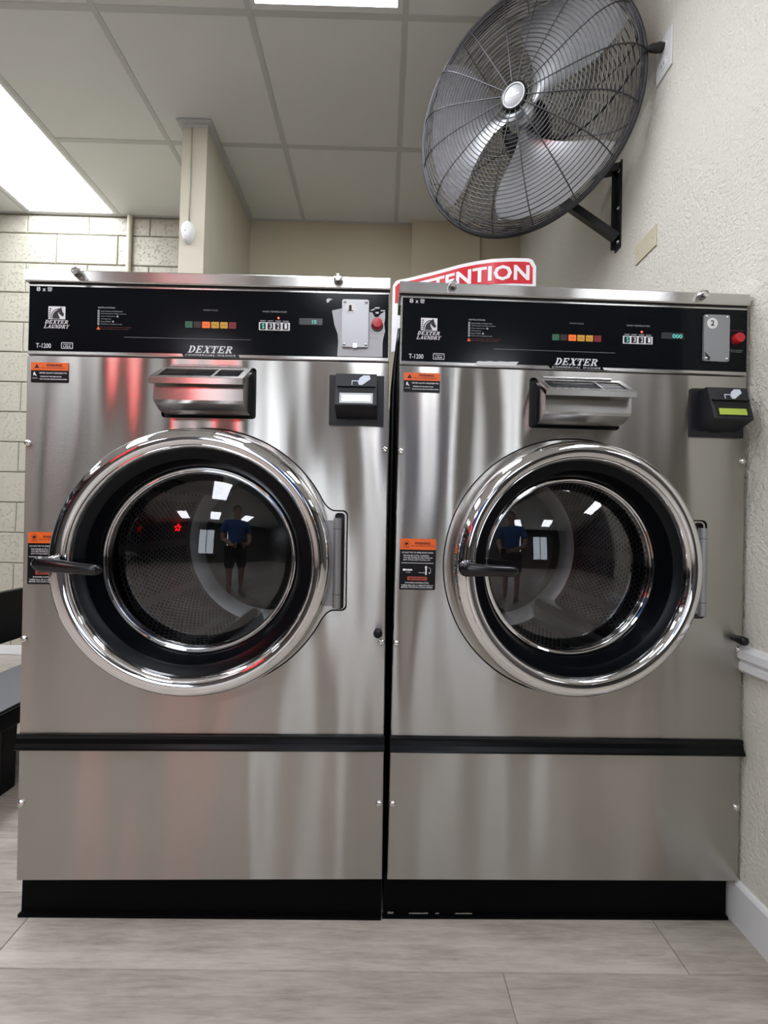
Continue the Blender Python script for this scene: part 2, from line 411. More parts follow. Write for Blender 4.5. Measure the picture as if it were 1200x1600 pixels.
# ceiling
ce = box('ceiling', XL-.1, XF+.1, YB-.1, YW+.1, HC+.03, HC+.1, 'cabinet_dark'); tag(ce, kind='structure')
cols = [GX+k*T for k in range(-7, 8)]+[XF]
rows = [Y1+k*T for k in range(-11, 2)]+[YW]
lights = [(-3, 11), (0, 9), (-3, 7), (0, 5), (-3, 9), (-6, 9), (-6, 5), (-3, 1), (0, 1), (3, 7), (3, 1), (6, 5)]   # (column, first row); the fifth is unseen, added to brighten the right wall
lit = set()
for cidx, r0 in lights: lit |= {(cidx+7, r0), (cidx+7, r0+1)}
tm = {}
BAR = .012
for i in range(len(cols)-1):
    for j in range(len(rows)-1):
        if (i, j) in lit or (cols[i] > XR and rows[j] > YR): continue
        x0, x1, y0, y1 = cols[i]+BAR, (XR if cols[i] < XR < cols[i+1] and rows[j] > .4 else cols[i+1])-BAR, rows[j]+BAR, rows[j+1]-BAR
        key = (round(x1-x0, 3), round(y1-y0, 3))
        if key not in tm:
            mb = MB().box(0, x1-x0, 0, y1-y0, .0, .015); me = bpy.data.meshes.new('ceiling_tile'); me.from_pydata(mb.v, [], mb.f); me.materials.append(M['tile_board'].m); tm[key] = me
        q = bpy.data.objects.new('ceiling_tile', tm[key]); COL.objects.link(q); q.parent = ce; q.location = (x0, y0, HC)
for i, x in enumerate(cols[:-1]):
    box('grid_rail', x-BAR, x+BAR, YB, YW if x < XR else YR, HC-.0035, HC+.02, 'grid_metal', ce)
for j, y in enumerate(rows[:-1]):
    xe = XR if y > YR else XF; a = XL
    cuts = [ci for ci in range(len(cols)-1) if (ci, j) in lit and (ci, j-1) in lit]      # no cross rail through a light
    for ci in cuts: box('grid_rail', a, cols[ci]-BAR, y-BAR, y+BAR, HC-.0025, HC+.02, 'grid_metal', ce); a = cols[ci+1]+BAR
    box('grid_rail', a, xe, y-BAR, y+BAR, HC-.0025, HC+.02, 'grid_metal', ce)
box('grid_rail', XL, XR, YW-.02, YW, HC-.003, HC+.02, 'grid_metal', ce)
box('grid_rail', XR-.02, XR, YR, YW, HC-.003, HC+.02, 'grid_metal', ce)
# trim collar around the column head
mb = MB(); e = .024
mb.box(COLX0-e, COLX1+e, COLY-e, COLY, HC-.008, HC-.004); mb.box(COLX1, COLX1+e, COLY, YW-.02, HC-.008, HC-.004); mb.box(COLX0-e, COLX0, COLY, YW-.02, HC-.008, HC-.004)
mb.box(COLX0-.002, COLX1+.002, COLY-.002, COLY, HC-.026, HC-.004); mb.box(COLX1, COLX1+.002, COLY, YW-.02, HC-.026, HC-.004)
o = mb.build('trim_1', 'grid_metal'); tag(o, kind='structure')
# baseboards and chair rail
def profile_wall(name, prof, y0, y1, mt):
    mb = MB(); mb.prism(prof, lambda a, b: (XR-a, y0, b), lambda a, b: (XR-a, y1, b)); o = mb.build(name, mt); tag(o, kind='structure'); return o
profile_wall('baseboard_right', [(0, 0), (.011, 0), (.011, .094), (.007, .101), (0, .103)], YR, YW, 'white_paint')
profile_wall('trim_2', [(0, .600), (.010, .600), (.016, .606), (.016, .622), (.012, .626), (.020, .634), (.020, .652), (.014, .660), (0, .662)], YR, YW-.05, 'white_paint')
o = box('baseboard_rear', XL, COLX0, YW-.018, YW-.006, 0, .055, 'white_paint'); tag(o, kind='structure')

# unseen shop windows in the walls behind and left of the viewer
mat('window_glow', (.5, .55, .6), .1).emit('#dfe8f5', 3.6)
mat('window_dark', (.01, .012, .015), .06)
mat('window_frame', (.05, .05, .055), .4, .6)
def shop_window(n, along, c0, c1, z0, z1, fixed, panes, mt):
    o = empty('window_%d' % n); tag(o, kind='structure'); t_ = .05
    def bx(name, a0, a1, q0, q1, d0, d1, m_):
        if along == 'x': MB().box(a0, a1, fixed+d0, fixed+d1, q0, q1).build(name, m_, o)
        else: MB().box(fixed+d0, fixed+d1, a0, a1, q0, q1).build(name, m_, o)
    bx('frame_rail', c0, c1, z0-t_, z0, 0, .05, 'window_frame'); bx('frame_rail', c0, c1, z1, z1+t_, 0, .05, 'window_frame')
    for k in range(panes+1): x = c0+(c1-c0)*k/panes; bx('mullion', x-.025, x+.025, z0, z1, 0, .05, 'window_frame')
    for k in range(panes): x = c0+(c1-c0)*k/panes; bx('pane', x+.025, x+(c1-c0)/panes-.025, z0, z1, .005, .015, mt)
shop_window(1, 'x', -1.25, -.15, .7, 2.45, YB, 2, 'window_glow')  # glowing panes, split and placed to put bright bands on the steel
shop_window(3, 'x', .75, 1.85, .7, 2.45, YB, 2, 'window_glow')
shop_window(2, 'y', -5.0, 2.4, .3, 2.5, XL, 6, 'window_dark')
# ceiling troffers (lamps; one unseen panel is added for the right wall)
LBL = {0: ('recessed fluorescent ceiling light panel against the rear block wall', 'ceiling light'), 1: ('recessed fluorescent ceiling light panel in front of the grey partition column', 'ceiling light')}
for n, (cidx, r0) in enumerate(lights):
    x0 = GX+cidx*T; x1 = x0+T
    y0, y1 = rows[r0], rows[r0+2]
    y1 = min(y1, YW)
    e = empty('ceiling_light', (x0+T/2, (y0+y1)/2, HC)); hx = T/2-BAR; hy = (y1-y0)/2-BAR
    mb = MB(); q = .020
    mb.box(-hx, hx, -hy, -hy+q, -.002, .018).box(-hx, hx, hy-q, hy, -.002, .018).box(-hx, -hx+q, -hy+q, hy-q, -.002, .018).box(hx-q, hx, -hy+q, hy-q, -.002, .018)
    mb.build('frame', 'white_paint', e)
    MB().box(-hx+q, hx-q, -hy+q, hy-q, .002, .012).build('diffuser', 'diffuser', e)
    if n < 2: tag(e, LBL[n][0], LBL[n][1], 'fluorescent ceiling panels')
    else: tag(e, 'recessed fluorescent ceiling light panel out over the open laundry floor', 'ceiling light', 'fluorescent ceiling panels')

# ------------------------------------------------------------------ washing machines
W = .8327
CU, CH = .4154, .8302
HU = W*.89
def surround_contour(r, g):
    """circle with the hinge tab on its right, shrunk by g"""
    r = r-g; hh = .117-g; ur = .742-g; pts = []
    a1 = math.asin((hh+.035)/r)
    n = 84
    for k in range(n+1):
        a = a1+(2*PI-2*a1)*k/n; pts.append((CU+r*math.cos(a), CH+r*math.sin(a)))
    def fil(s):
        p0 = (CU+r*math.cos(a1), CH+s*r*math.sin(a1)); p1 = (p0[0]+.017, CH+s*hh); p2 = (.712, CH+s*hh)
        return [((1-t_)**2*p0[0]+2*t_*(1-t_)*p1[0]+t_*t_*p2[0], (1-t_)**2*p0[1]+2*t_*(1-t_)*p1[1]+t_*t_*p2[1]) for t_ in [i/8 for i in range(1, 9)]]
    pts += fil(-1)
    rc = .012
    for k in range(6): a = math.radians(-90+90*k/5); pts.append((ur-rc+rc*math.cos(a), CH-hh+rc+rc*math.sin(a)))
    for k in range(6): a = math.radians(90*k/5); pts.append((ur-rc+rc*math.cos(a), CH+hh-rc+rc*math.sin(a)))
    pts += fil(1)[::-1]
    return pts
def sheet_panel(name, u0, u1, h0, h1, holes, mt, parent, flange=.03, c=.002):
    inner = [(u0+c, h0+c), (u1-c, h0+c), (u1-c, h1-c), (u0+c, h1-c)]; outer = [(u0, h0), (u1, h0), (u1, h1), (u0, h1)]
    v, f = loops_fill([inner]+holes); mb = MB(); mb.add([(a, 0, b) for a, b in v], f)
    mb.add([(a, 0, b) for a, b in inner]+[(a, c, b) for a, b in outer]+[(a, flange, b) for a, b in outer],
           [(i, (i+1) % 4, (i+1) % 4+4, i+4) for i in range(4)]+[(i+4, (i+1) % 4+4, (i+1) % 4+8, i+8) for i in range(4)])
    for lp in holes:
        n = len(lp); mb.add([(a, 0, b) for a, b in lp]+[(a, .006, b) for a, b in lp], [(i, (i+1) % n, (i+1) % n+n, i+n) for i in range(n)])
    return mb.build(name, mt, parent)
def screw(parent, u, h, r=.0078, name='screw'):
    mb = MB().lathe([(r, 0), (r*.98, -.0018), (r*.75, -.0045), (r*.4, -.0055), (r*.33, -.0035), (.0005, -.0032)], 16, 'y', (u, 0, h))
    return mb.build(name, 'screw_steel', parent, smooth=True, auto=50)

def make_washer(which, loc, rot, tau, label):
    m_ = empty('washing_machine', loc, rot); tag(m_, label, 'washing machine', 'stainless steel front-load washers')
    L = which == 'L'
    # cabinet: open-fronted dark shell, narrower than the front
    mb = MB(); u0, u1, y0, y1, h0, h1 = .008, W-.008, .03, 1.02, .105, 1.432
    mb.add([(u0,y0,h0),(u1,y0,h0),(u1,y1,h0),(u0,y1,h0),(u0,y0,h1),(u1,y0,h1),(u1,y1,h1),(u0,y1,h1)], [(0,3,2,1),(4,5,6,7),(1,2,6,5),(2,3,7,6),(3,0,4,7)])
    mb.build('cabinet', 'cabinet_dark', m_)
    # sheet steel fronts
    soap_hole = rrect(.308, .525, 1.155, 1.274, .008)
    sheet_panel('front_panel', 0, W, .4265, 1.2935, [surround_contour(.303, 0), soap_hole], 'brushed_steel', m_)
    sheet_panel('service_panel', 0, W, .0932, .3935, [], 'brushed_steel', m_)
    slot = rrect(.7115, .7345, .717, .9405, .008)
    plate('door_surround', [surround_contour(.303, .0032), circle(CU, CH, .262, 96), slot], -.008, -.002, 'brushed_steel', m_)
    plate('surround_seam', [surround_contour(.304, -.001), surround_contour(.303, .006)], -.0075, -.006, 'label_black', m_)
    box('hinge_recess', .706, .740, .012, .03, .71, .948, 'tub_dark', m_)
    # kick trim strip
    prof = [(0, .428), (.005, .4275), (.0065, .425), (.005, .418), (.0075, .408), (.0125, .3995), (.0135, .397), (.0125, .3945), (.008, .394), (0, .394)]
    MB().prism(prof, lambda a, b: (-.0015, -a, b), lambda a, b: (W+.0015, -a, b)).build('kick_trim', 'trim_black', m_)
    # top cap
    mb = MB(); prof = [(-.085, 1.4895), (-.002, 1.4905), (.003, 1.4895), (.005, 1.487), (.006, 1.464), (.004, 1.4615), (-.03, 1.4615), (-.03, 1.45), (-.085, 1.45)]
    mb.prism(prof, lambda a, b: (-.004, -a, b), lambda a, b: (W, -a, b)).build('top_cap', 'brushed_cap', m_)
    box('cap_shadow_gap', .002, W-.002, .001, .04, 1.455, 1.4625, 'cabinet_dark', m_)
    for u, h in ((.119, 1.480), (.712, 1.479)):
        mb = MB().lathe([(.011, -.005), (.011, -.011), (.0095, -.013), (.0085, -.021), (.0065, -.0225), (.006, -.020), (.0005, -.020)], 20, 'y', (u, 0, h))
        mb.build('cap_lock', 'screw_steel', m_, smooth=True, auto=40)
    # control panel
    cp = sheet_panel('control_panel', 0, W, 1.2955, 1.4585, [], 'brushed_cap', m_)
    ov = [(.0035, 1.3040), (.352, 1.3040), (.357, 1.2975), (.486, 1.2975), (.481, 1.3040), (W-.003, 1.3040), (W-.003, 1.4525), (.0035, 1.4525)]
    plate('overlay', [ov], 0, .0008, 'black_gloss', cp)
    D = .0013
    mb = MB(); add_text(mb, '8', .0195, .0285, 1.4405, 1.4505, D, bold=.006); add_text(mb, 'x', .0335, .0405, 1.4405, 1.4470, D, bold=.006); mb.build('load_lettering', 'print_white', cp)
    mb = MB(); add_text(mb, 'T-1200', .021, .055, 1.3095, 1.3205, D, bold=.008); mb.build('model_lettering', 'print_white', cp)
    mb = MB(); add_text(mb, 'USA', .083, .100, 1.3115, 1.3162, D, bold=.01); add_text(mb, 'MADE IN', .083, .100, 1.3178, 1.3205, D)
    v, f = loops_fill([rrect(.078, .1045, 1.309, 1.3235, .001, 1), rrect(.0792, .1033, 1.3102, 1.3223, .001, 1)]); mb.add([(a, -D, b) for a, b in v], f)
    mb.build('origin_lettering', 'print_white', cp)
    mb = MB(); mb.add([(a, -D, b) for a, b in [(.0445, 1.4485), (.0455, 1.4405), (.0535, 1.4400), (.0555, 1.4485), (.0525, 1.4510), (.049, 1.4495), (.0465, 1.4515)]], [list(range(7))])
    mb.build('load_icon', 'print_grey', cp)
    # horse emblem
    u0, h0, k = .0475, 1.3765, .0385; kh = .0295
    mb = MB().add([(u0+a*k, -D, h0+b*kh) for a, b in R4(0, 1, 0, 1)], [[0, 1, 2, 3]]); em = mb.build('emblem', 'print_white', cp)
    horse = [(.14, .03), (.15, .30), (.22, .52), (.36, .72), (.52, .82), (.66, .84), (.74, .96), (.79, .84), (.83, .62), (.93, .40), (.91, .26), (.83, .22), (.76, .30), (.66, .40), (.60, .58), (.58, .40), (.64, .22), (.70, .03)]
    mb = MB().add([(u0+a*k, -D-.0004, h0+b*kh) for a, b in horse], [list(range(len(horse)))])
    for i in range(5): mb.add([(u0+a*k, -D-.0004, h0+b*kh) for a, b in R4(.03+.012*i, .09+.02*i, .08+.17*i, .18+.17*i)], [[0, 1, 2, 3]])
    mb.build('emblem_horse', 'print_dark', cp)
    arc = [(.19+.02*math.sin(q*1.5), .03+.5*q) for q in [i/6 for i in range(7)]]
    arc = [(.20, .03), (.215, .30), (.28, .50), (.40, .66), (.55, .75), (.56, .72), (.43, .62), (.32, .47), (.26, .29), (.245, .03)]
    MB().add([(u0+a*k, -D-.0008, h0+b*kh) for a, b in arc], [[0, 1, 8, 9], [1, 2, 7, 8], [2, 3, 6, 7], [3, 4, 5, 6]]).build('emblem_mane', 'print_white', cp)
    mb = MB(); add_serif(mb, 'DEXTER', .0395, .0945, 1.3662, 1.3745, D); add_serif(mb, 'LAUNDRY', .0375, .0965, 1.3555, 1.3640, D)
    mb.build('maker_lettering', 'print_white', cp)
    # instructions
    mb = MB(); add_text(mb, 'INSTRUCTIONS', .160, .199, 1.4040, 1.4075, D, bold=.02)
    lines = [('Load clothes and latch door', .050), ('Add detergent and fabric softener', .058), ('Select temperature', .033), ('Add payment', .024), ('Press START', .023), ('Machine starts when payment is made', .049)]
    for i, (s, l) in enumerate(lines): add_text(mb, s, .1665, .1665+l, 1.3960-i*.0060, 1.3995-i*.0060, D)
    for i in range(6): mb.add([(a, -D, b) for a, b in R4(.1592, .1636, 1.3955-i*.0060, 1.4003-i*.0060)], [[0, 1, 2, 3]])
    mb.add([(a, -D, b) for a, b in circle(.2045, 1.3860, .0024, 10)], [list(range(10))]); mb.add([(a, -D, b) for a, b in circle(.1945, 1.3738, .0024, 10)], [list(range(10))])
    mb.build('instruction_lettering', 'print_grey', cp)
    mb = MB(); add_text(mb, 'Do not open door while drum is turning', .1665, .236, 1.3593, 1.3625, D); add_text(mb, 'Never let children play in machine', .1665, .231, 1.3548, 1.3580, D)
    mb.build('caution_lettering', 'print_dull_red', cp)
    mb = MB().add([(.1572, -D, 1.3548), (.1658, -D, 1.3548), (.1615, -D, 1.3630)], [[0, 1, 2]]); mb.build('caution_icon', 'orange', cp)
    # cycle lamps
    mb = MB(); add_text(mb, 'WASH CYCLE', .400, .434, 1.4040, 1.4072, D); add_text(mb, 'WASH TEMPERATURE', .537, .593, 1.4035, 1.4072, D)
    mb.add([(a, -D, b) for a, b in R4(.22, .511, 1.3383, 1.3389)], [[0, 1, 2, 3]]); mb.build('heading_lettering', 'print_grey', cp)
    for a, b, mt in ((.3595, .376, 'lamp_green'), (.379, .396, 'lamp_brown'), (.3985, .4165, 'lamp_orange'), (.4195, .437, 'lamp_yellow'), (.440, .457, 'lamp_yellow'), (.460, .4765, 'lamp_red')):
        plate('cycle_lamp', [rrect(a, b, 1.3640, 1.3785, .0008, 1)], 0, .0016, mt, cp)
    for a, s in ((.3985, 'WASH'), (.4195, 'RINSE'), (.440, 'FINAL'), (.460, 'SPIN'), (.3595, 'PRE')): add_text(MB(), s, a+.003, a+.0145, 1.3695, 1.3725, .0021).build('lamp_lettering', 'print_dull_red', cp)
    # temperature keys
    plate('key_frame', [rrect(.529, .6005, 1.3620, 1.3805, .001, 1)], 0, .0014, 'print_white', cp)
    for i, s in enumerate(('>', '3', '2', '1')):
        a = .5310+i*.0174; plate('temperature_key', [rrect(a+.001, a+.0135, 1.3640, 1.3785, .0012, 2)], 0, .0024, 'label_black', cp)
    mb = MB(); mg = MB()
    for i, s in enumerate(('S', '3', '2', '1')):
        a = .5310+i*.0174; add_text(mg if i == 0 else mb, s, a+.0055, a+.0110, 1.3655, 1.3770, .0029, bold=.02)
    for i, s in enumerate(('START', 'HOT', 'WARM', 'COLD')): a = .5310+i*.0174; add_text(mb, s, a+.001, a+.0140, 1.3825, 1.3852, D)
    mb.build('key_lettering', 'print_white', cp); mg.build('start_symbol', 'digit_teal', cp)
    MB().lathe([(.0022, 0), (.0020, -.0022), (.0004, -.0028)], 10, 'y', (.574, 0, 1.391)).build('indicator_led', 'led_red', cp)
    plate('display_window', [rrect(.622, .676, 1.3770, 1.3920, .0008, 1)], 0, .0012, 'display_dark', cp)
    mb = MB(); add_text(mb, '10' if L else '000', .652 if L else .648, .662 if L else .672, 1.3790, 1.3885, .0017, bold=.012); mb.build('display_digits', 'digit_teal', cp)
    # maker name on the tab
    mb = MB(); add_serif(mb, 'DEXTER', .366, .4725, 1.3060, 1.3225, D); mb.build('name_lettering', 'print_white', cp)
    mb = MB(); add_text(mb, 'COMMERCIAL WASHER', .3605, .476, 1.2988, 1.3030, D, shear=.25, spacing=1.25); mb.build('type_lettering', 'print_white', cp)
    # coin plate
    if L:
        torn = [(.6975, 1.4115), (.7215, 1.4175), (.722, 1.33), (.7845, 1.33), (.7845, 1.4105), (.792, 1.4085), (.797, 1.399), (.805, 1.3985), (.812, 1.407), (.8215, 1.4125), (.8215, 1.395), (.8195, 1.383), (.822, 1.366), (.8185, 1.353), (.8165, 1.340), (.8165, 1.3052), (.7115, 1.3052), (.7130, 1.340), (.7115, 1.357), (.7035, 1.379)]
        plate('torn_patch', [torn], 0, .0012, 'bare_metal', cp)
        chip = [(.6840, 1.4335), (.6855, 1.4385), (.6910, 1.4400), (.6990, 1.4380), (.6940, 1.4365), (.6905, 1.4320), (.6870, 1.4290)]
        plate('overlay_chip', [chip], 0, .0011, 'torn_white', cp)
        for poly in ([(.786, 1.4135), (.793, 1.4175), (.7985, 1.4185), (.796, 1.4155), (.791, 1.4135)], [(.797, 1.4215), (.808, 1.4220), (.8085, 1.4190), (.798, 1.4185)], [(.7985, 1.4105), (.807, 1.4110), (.806, 1.4070), (.8, 1.4068)], [(.811, 1.4150), (.821, 1.4155), (.8205, 1.4130), (.811, 1.4128)]):
            plate('overlay_chip', [poly], 0, .0011, 'torn_white', cp)
    else:
        tp = [(.179, 1.2990), (.181, 1.3065), (.186, 1.3085), (.199, 1.3078), (.212, 1.3092), (.225, 1.3082), (.238, 1.3096), (.252, 1.3086), (.266, 1.3098), (.281, 1.3098), (.276, 1.3045), (.271, 1.2990)]
        plate('tape_scrap', [tp], 0, .0016, 'torn_white', cp)
    pl = plate('coin_plate', [rrect(.7215, .7835, 1.3255, 1.4365, .004)], 0, .006, 'coin_plate' if L else 'coin_plate_film', m_)
    for u in (.7275, .7775):
        for h in (1.3315, 1.4305):
            MB().lathe([(.0036, -.006), (.0032, -.0085), (.0005, -.0095)], 12, 'y', (u, 0, h)).build('bolt', 'screw_steel', pl, smooth=True)
    plate('number_sticker', [circle(.741, 1.4155, .0128, 28)], .006, .0066, 'sticker_white', pl)
    mb = MB(); add_text(mb, '1' if L else '2', .7375 if L else .7365, .7435 if L else .7455, 1.4095, 1.4225, .0071, bold=.02)
    if L: mb.add([(a, -.0071, b) for a, b in R4(.7345, .7480, 1.4085, 1.4102)], [[0, 1, 2, 3]])
    mb.build('sticker_number', 'print_dark', pl)
    if L: box('plate_latch', .748, .757, -.0085, -.006, 1.3235, 1.3335, 'screw_steel', pl)
    else:
        MB().add([(.7225, -.0068, 1.3470), (.7370, -.0068, 1.3335), (.7335, -.0068, 1.3265), (.7290, -.0068, 1.3300)], [[0, 1, 2, 3]]).build('torn_film', 'label_black', pl)
    MB().lathe([(.0125, 0), (.0125, -.002), (.0118, -.003), (.0118, -.012), (.0108, -.014), (.0005, -.0145)], 24, 'y', (.8035, 0, 1.3815)).build('stop_button', 'stop_red', m_, smooth=True, auto=40)
    MB().lathe([(.0140, 0), (.0140, -.0018), (.0124, -.0026), (.012, -.0026)], 24, 'y', (.8035, 0, 1.3785)).build('stop_button_collar', 'label_black', m_, smooth=True, auto=40)
    mb = MB(); add_text(mb, 'Press and hold', .789, .819, 1.3540, 1.3565, .0016); add_text(mb, 'for 3 seconds', .791, .817, 1.3500, 1.3525, .0016); mb.build('stop_lettering', 'print_white' if L else 'print_grey', cp)
    if not L: mb = MB(); add_text(mb, 'EMERGENCY STOP', .788, .821, 1.4010, 1.4035, .0013); mb.build('emergency_lettering', 'print_dull_red', cp)
    # warning labels
    wl = plate('warning_label', [rrect(.0105, .0955, 1.2305, 1.2765, .002)], 0, .0006, 'label_black', m_); wl['label'] = 'small orange and black warning label at the top corner'
    plate('label_header', [rrect(.0105, .0955, 1.2583, 1.2765, .0015)], .0006, .0009, 'orange', wl)
    mb = MB(); add_text(mb, 'WARNING', .045, .081, 1.2675, 1.2730, .0013, bold=.03); add_text(mb, 'RISK OF SERIOUS INJURY', .034, .088, 1.2620, 1.2652, .0013, bold=.01)
    mb.add([(.0185, -.0013, 1.2630), (.0295, -.0013, 1.2630), (.0240, -.0013, 1.2730)], [[0, 1, 2]]); mb.build('header_lettering', 'print_dark', wl)
    mb = MB(); add_text(mb, 'NEVER ALLOW CHILDREN TO:', .030, .0925, 1.2505, 1.2540, .0012, bold=.01); add_text(mb, 'OPERATE THE MACHINE', .032, .080, 1.2425, 1.2455, .0012, bold=.01); add_text(mb, 'PLAY IN OR AROUND MACHINE', .031, .092, 1.2365, 1.2395, .0012, bold=.01)
    mb.add([(a, -.0012, b) for a, b in [(.0165, 1.2530), (.0195, 1.2550), (.0205, 1.2510), (.0240, 1.2450), (.0215, 1.2455), (.0190, 1.2480), (.0165, 1.2455), (.0160, 1.2485)]], [list(range(8))])
    add_text(mb, 'CAUTION', .014, .0255, 1.2390, 1.2412, .0012); mb.build('label_lettering', 'print_white', wl)
    wl = plate('warning_label', [rrect(.0115, .0955, .7680, .8870, .002)], 0, .0006, 'label_black', m_); wl['label'] = 'tall orange and black warning label beside the door'
    plate('label_header', [rrect(.0115, .0955, .8615, .8870, .0015)], .0006, .0009, 'orange', wl)
    mb = MB(); add_text(mb, 'WARNING', .045, .082, .8735, .8795, .0013, bold=.03); add_text(mb, 'RISK OF SERIOUS INJURY', .0365, .0915, .8685, .8718, .0013, bold=.01)
    mb.add([(a, -.0013, b) for a, b in [(.0215, .8760), (.0265, .8790), (.0305, .8770), (.0295, .8740), (.0260, .8710), (.0225, .8735)]], [list(range(6))]); add_text(mb, 'DANGER', .0185, .0335, .8655, .8680, .0013)
    v, f = loops_fill([circle(.026, .8752, .0072, 20), circle(.026, .8752, .0064, 20)]); mb.add([(a, -.0013, b) for a, b in v], f); mb.build('header_lettering', 'print_dark', wl)
    mb = MB(); T_ = [('DO NOT TRY TO OPEN DOOR WHEN:', .016, .090, .8530), ('THE DRUM IS STILL TURNING', .019, .079, .8460), ('YOU SEE WATER IN THE WINDOW', .019, .088, .8410), ('ANY CYCLE LIGHT IS STILL ON', .019, .082, .8360), ('IF POWER IS INTERRUPTED', .025, .080, .7825), ('THERE WILL BE A 2 MINUTE DELAY', .016, .091, .7765), ('BEFORE THE DOOR CAN BE OPENED', .016, .090, .7718), ('LOCKED', .027, .0365, .8075), ('UNLOCKED', .056, .0705, .8070)]
    for s, a, b, h in T_: add_text(mb, s, a, b, h, h+(.0034 if len(s) > 9 else .0022), .0012, bold=.008)
    mb.add([(a, -.0012, b) for a, b in R4(.015, .0905, .8298, .8308)], [[0, 1, 2, 3]])
    mb.add([(a, -.0012, b) for a, b in [(.020, .8170), (.028, .8158), (.040, .8162), (.0415, .8145), (.040, .8122), (.028, .8128), (.020, .8115), (.0185, .8145)]], [list(range(8))])
    mb.add([(a, -.0012, b) for a, b in [(.0705, .8225), (.0730, .8240), (.0758, .8225), (.0748, .8140), (.0752, .8040), (.0732, .8025), (.0712, .8040), (.0718, .8140)]], [list(range(8))])
    for q in arc_ring(.0775, .8135, .0072, .0075, .0064, .0067, -50, 80, 8): mb.add([(a, -.0012, b) for a, b in q], [[0, 1, 2, 3]])
    mb.add([(.0795, -.0012, .8090), (.0845, -.0012, .8080), (.0805, -.0012, .8055)], [[0, 1, 2]]); mb.build('label_lettering', 'print_white', wl)
    plate('important_bar', [rrect(.0300, .0760, .7900, .7985, .0008, 1)], .0006, .0009, 'print_red', wl)
    mb = MB(); add_text(mb, 'IMPORTANT', .034, .072, .7920, .7965, .0013, bold=.03); mb.build('important_lettering', 'print_dark', wl)
    # soap dispenser
    sd = empty('soap_dispenser'); sd.parent = m_
    a, b = .3215, .5150
    rc = MB().box(.309, .524, .012, .05, 1.156, 1.273); rc.build('recess', 'tub_dark', sd)
    body = [(0.0, 1.262), (.012, 1.262), (.074, 1.216), (.075, 1.180), (.068, 1.1745), (.049, 1.1635), (.0, 1.160)]
    mb = MB().prism(body, lambda d_, h: (a, -d_+.01, h), lambda d_, h: (b, -d_+.01, h)); mb.build('body', 'dispenser_steel', sd)
    # lid: sloped tray frame with lip and two dark windows
    P0, P1 = (.010, 1.2665), (.0785, 1.2215)
    nx, nz = (P0[1]-P1[1]), (P1[0]-P0[0]); ln = math.hypot(nx, nz); nx, nz = nx/ln, nz/ln
    def lid(s, q, u): return (u, -(P0[0]+(P1[0]-P0[0])*s+nx*q), P0[1]+(P1[1]-P0[1])*s+nz*q)
    la, lb = a-.003, b+.003
    mb = MB()
    for (ua_, ub_, s0, s1) in ((la, lb, 0, .20), (la, lb, .84, 1.), (la, la+.013, .2, .84), (lb-.013, lb, .2, .84), (la+.128, la+.134, .2, .84)):
        mb.prism(R4(ua_, ub_, s0, s1), lambda u, s: lid(s, 0, u), lambda u, s: lid(s, .0035, u))
    mb.prism(R4(la, lb, 0, 1), lambda u, q: (u, -(P1[0]-.003), P1[1]-.010+.011*q), lambda u, q: (u, -(P1[0]+.0015), P1[1]-.010+.0125*q))
    ld = mb.build('lid', 'dispenser_steel', sd)
    for (ua_, ub_) in ((la+.0135, la+.1275), (la+.1345, lb-.0135)):
        MB().prism(R4(ua_, ub_, .2, .84), lambda u, s: lid(s, -.001, u), lambda u, s: lid(s, .0018, u)).build('lid_label', 'black_gloss', sd)
    mb = MB()
    for k in range(6):
        u_ = la+.016+k*.027; mb.tube([(u_, -.0135, 1.2705), (u_+.0255, -.0135, 1.2705)], .0034, 10)
    mb.build('lid_hinge', 'satin_chrome', sd, smooth=True, auto=50)
    # card reader
    cr = plate('card_reader', [rrect(.6945, .8215, 1.1440, 1.2600, .002)], 0, .005, 'reader_plastic', m_)
    prof = [(.005, 1.2535), (.029, 1.2560), (.031, 1.2550), (.0525, 1.1800), (.051, 1.1770), (.014, 1.1620), (.005, 1.1580)]
    MB().prism(prof, lambda d_, h: (.7120, -d_, h), lambda d_, h: (.8045, -d_, h)).build('reader_body', 'reader_plastic', cr)
    def face(u, s, q=0.):   # s 0 top .. 1 bottom on the sloped face
        d_ = .031+(.0525-.031)*s; h = 1.2550+(1.1800-1.2550)*s; return (u, -(d_+q*.961), h+q*.275)
    def fplate(name, pts, q0, q1, mt): MB().prism(pts, lambda u, s: face(u, s, q0), lambda u, s: face(u, s, q1)).build(name, mt, cr)
    fplate('card_slot', R4(.7185, .7995, .44, .60), -.001, .0006, 'label_black')
    fplate('slot_lip', R4(.7165, .8015, .40, .44), -.001, .0045, 'reader_plastic')
    fplate('screen_frame', R4(.722, .796, .63, .955), -.001, .0008, 'lcd_frame' if L else 'label_black')
    fplate('screen', R4(.727, .791, .70, .90), 0, .0014, 'lcd_white' if L else 'lcd_green')
    hand = [(.762, .28), (.7655, .14), (.774, .05), (.788, .05), (.790, .17), (.781, .26), (.772, .36), (.765, .37)]
    fplate('hand_icon', hand, 0, .0006, 'hand_white')
    mb = MB()
    for q in (R4(.748, .766, .22, .245), R4(.748, .766, .385, .41), R4(.748, .7495, .22, .41), R4(.7645, .766, .30, .41)): mb.prism(q, lambda u, s: face(u, s, 0), lambda u, s: face(u, s, .0006))
    mb.build('card_icon', 'hand_white', cr)
    MB().prism(R4(.740, .772, 1.1535, 1.1575), lambda u, h: (u, -.005, h), lambda u, h: (u, -.0065, h)).build('reader_notch', 'label_black', cr)
    # screws and the release peg
    for u, h in ((.0075, 1.091), (.8255, 1.090), (.008, .6425), (.8235, .642), (.0085, .2695), (.8235, .2685)): screw(m_, u, h)
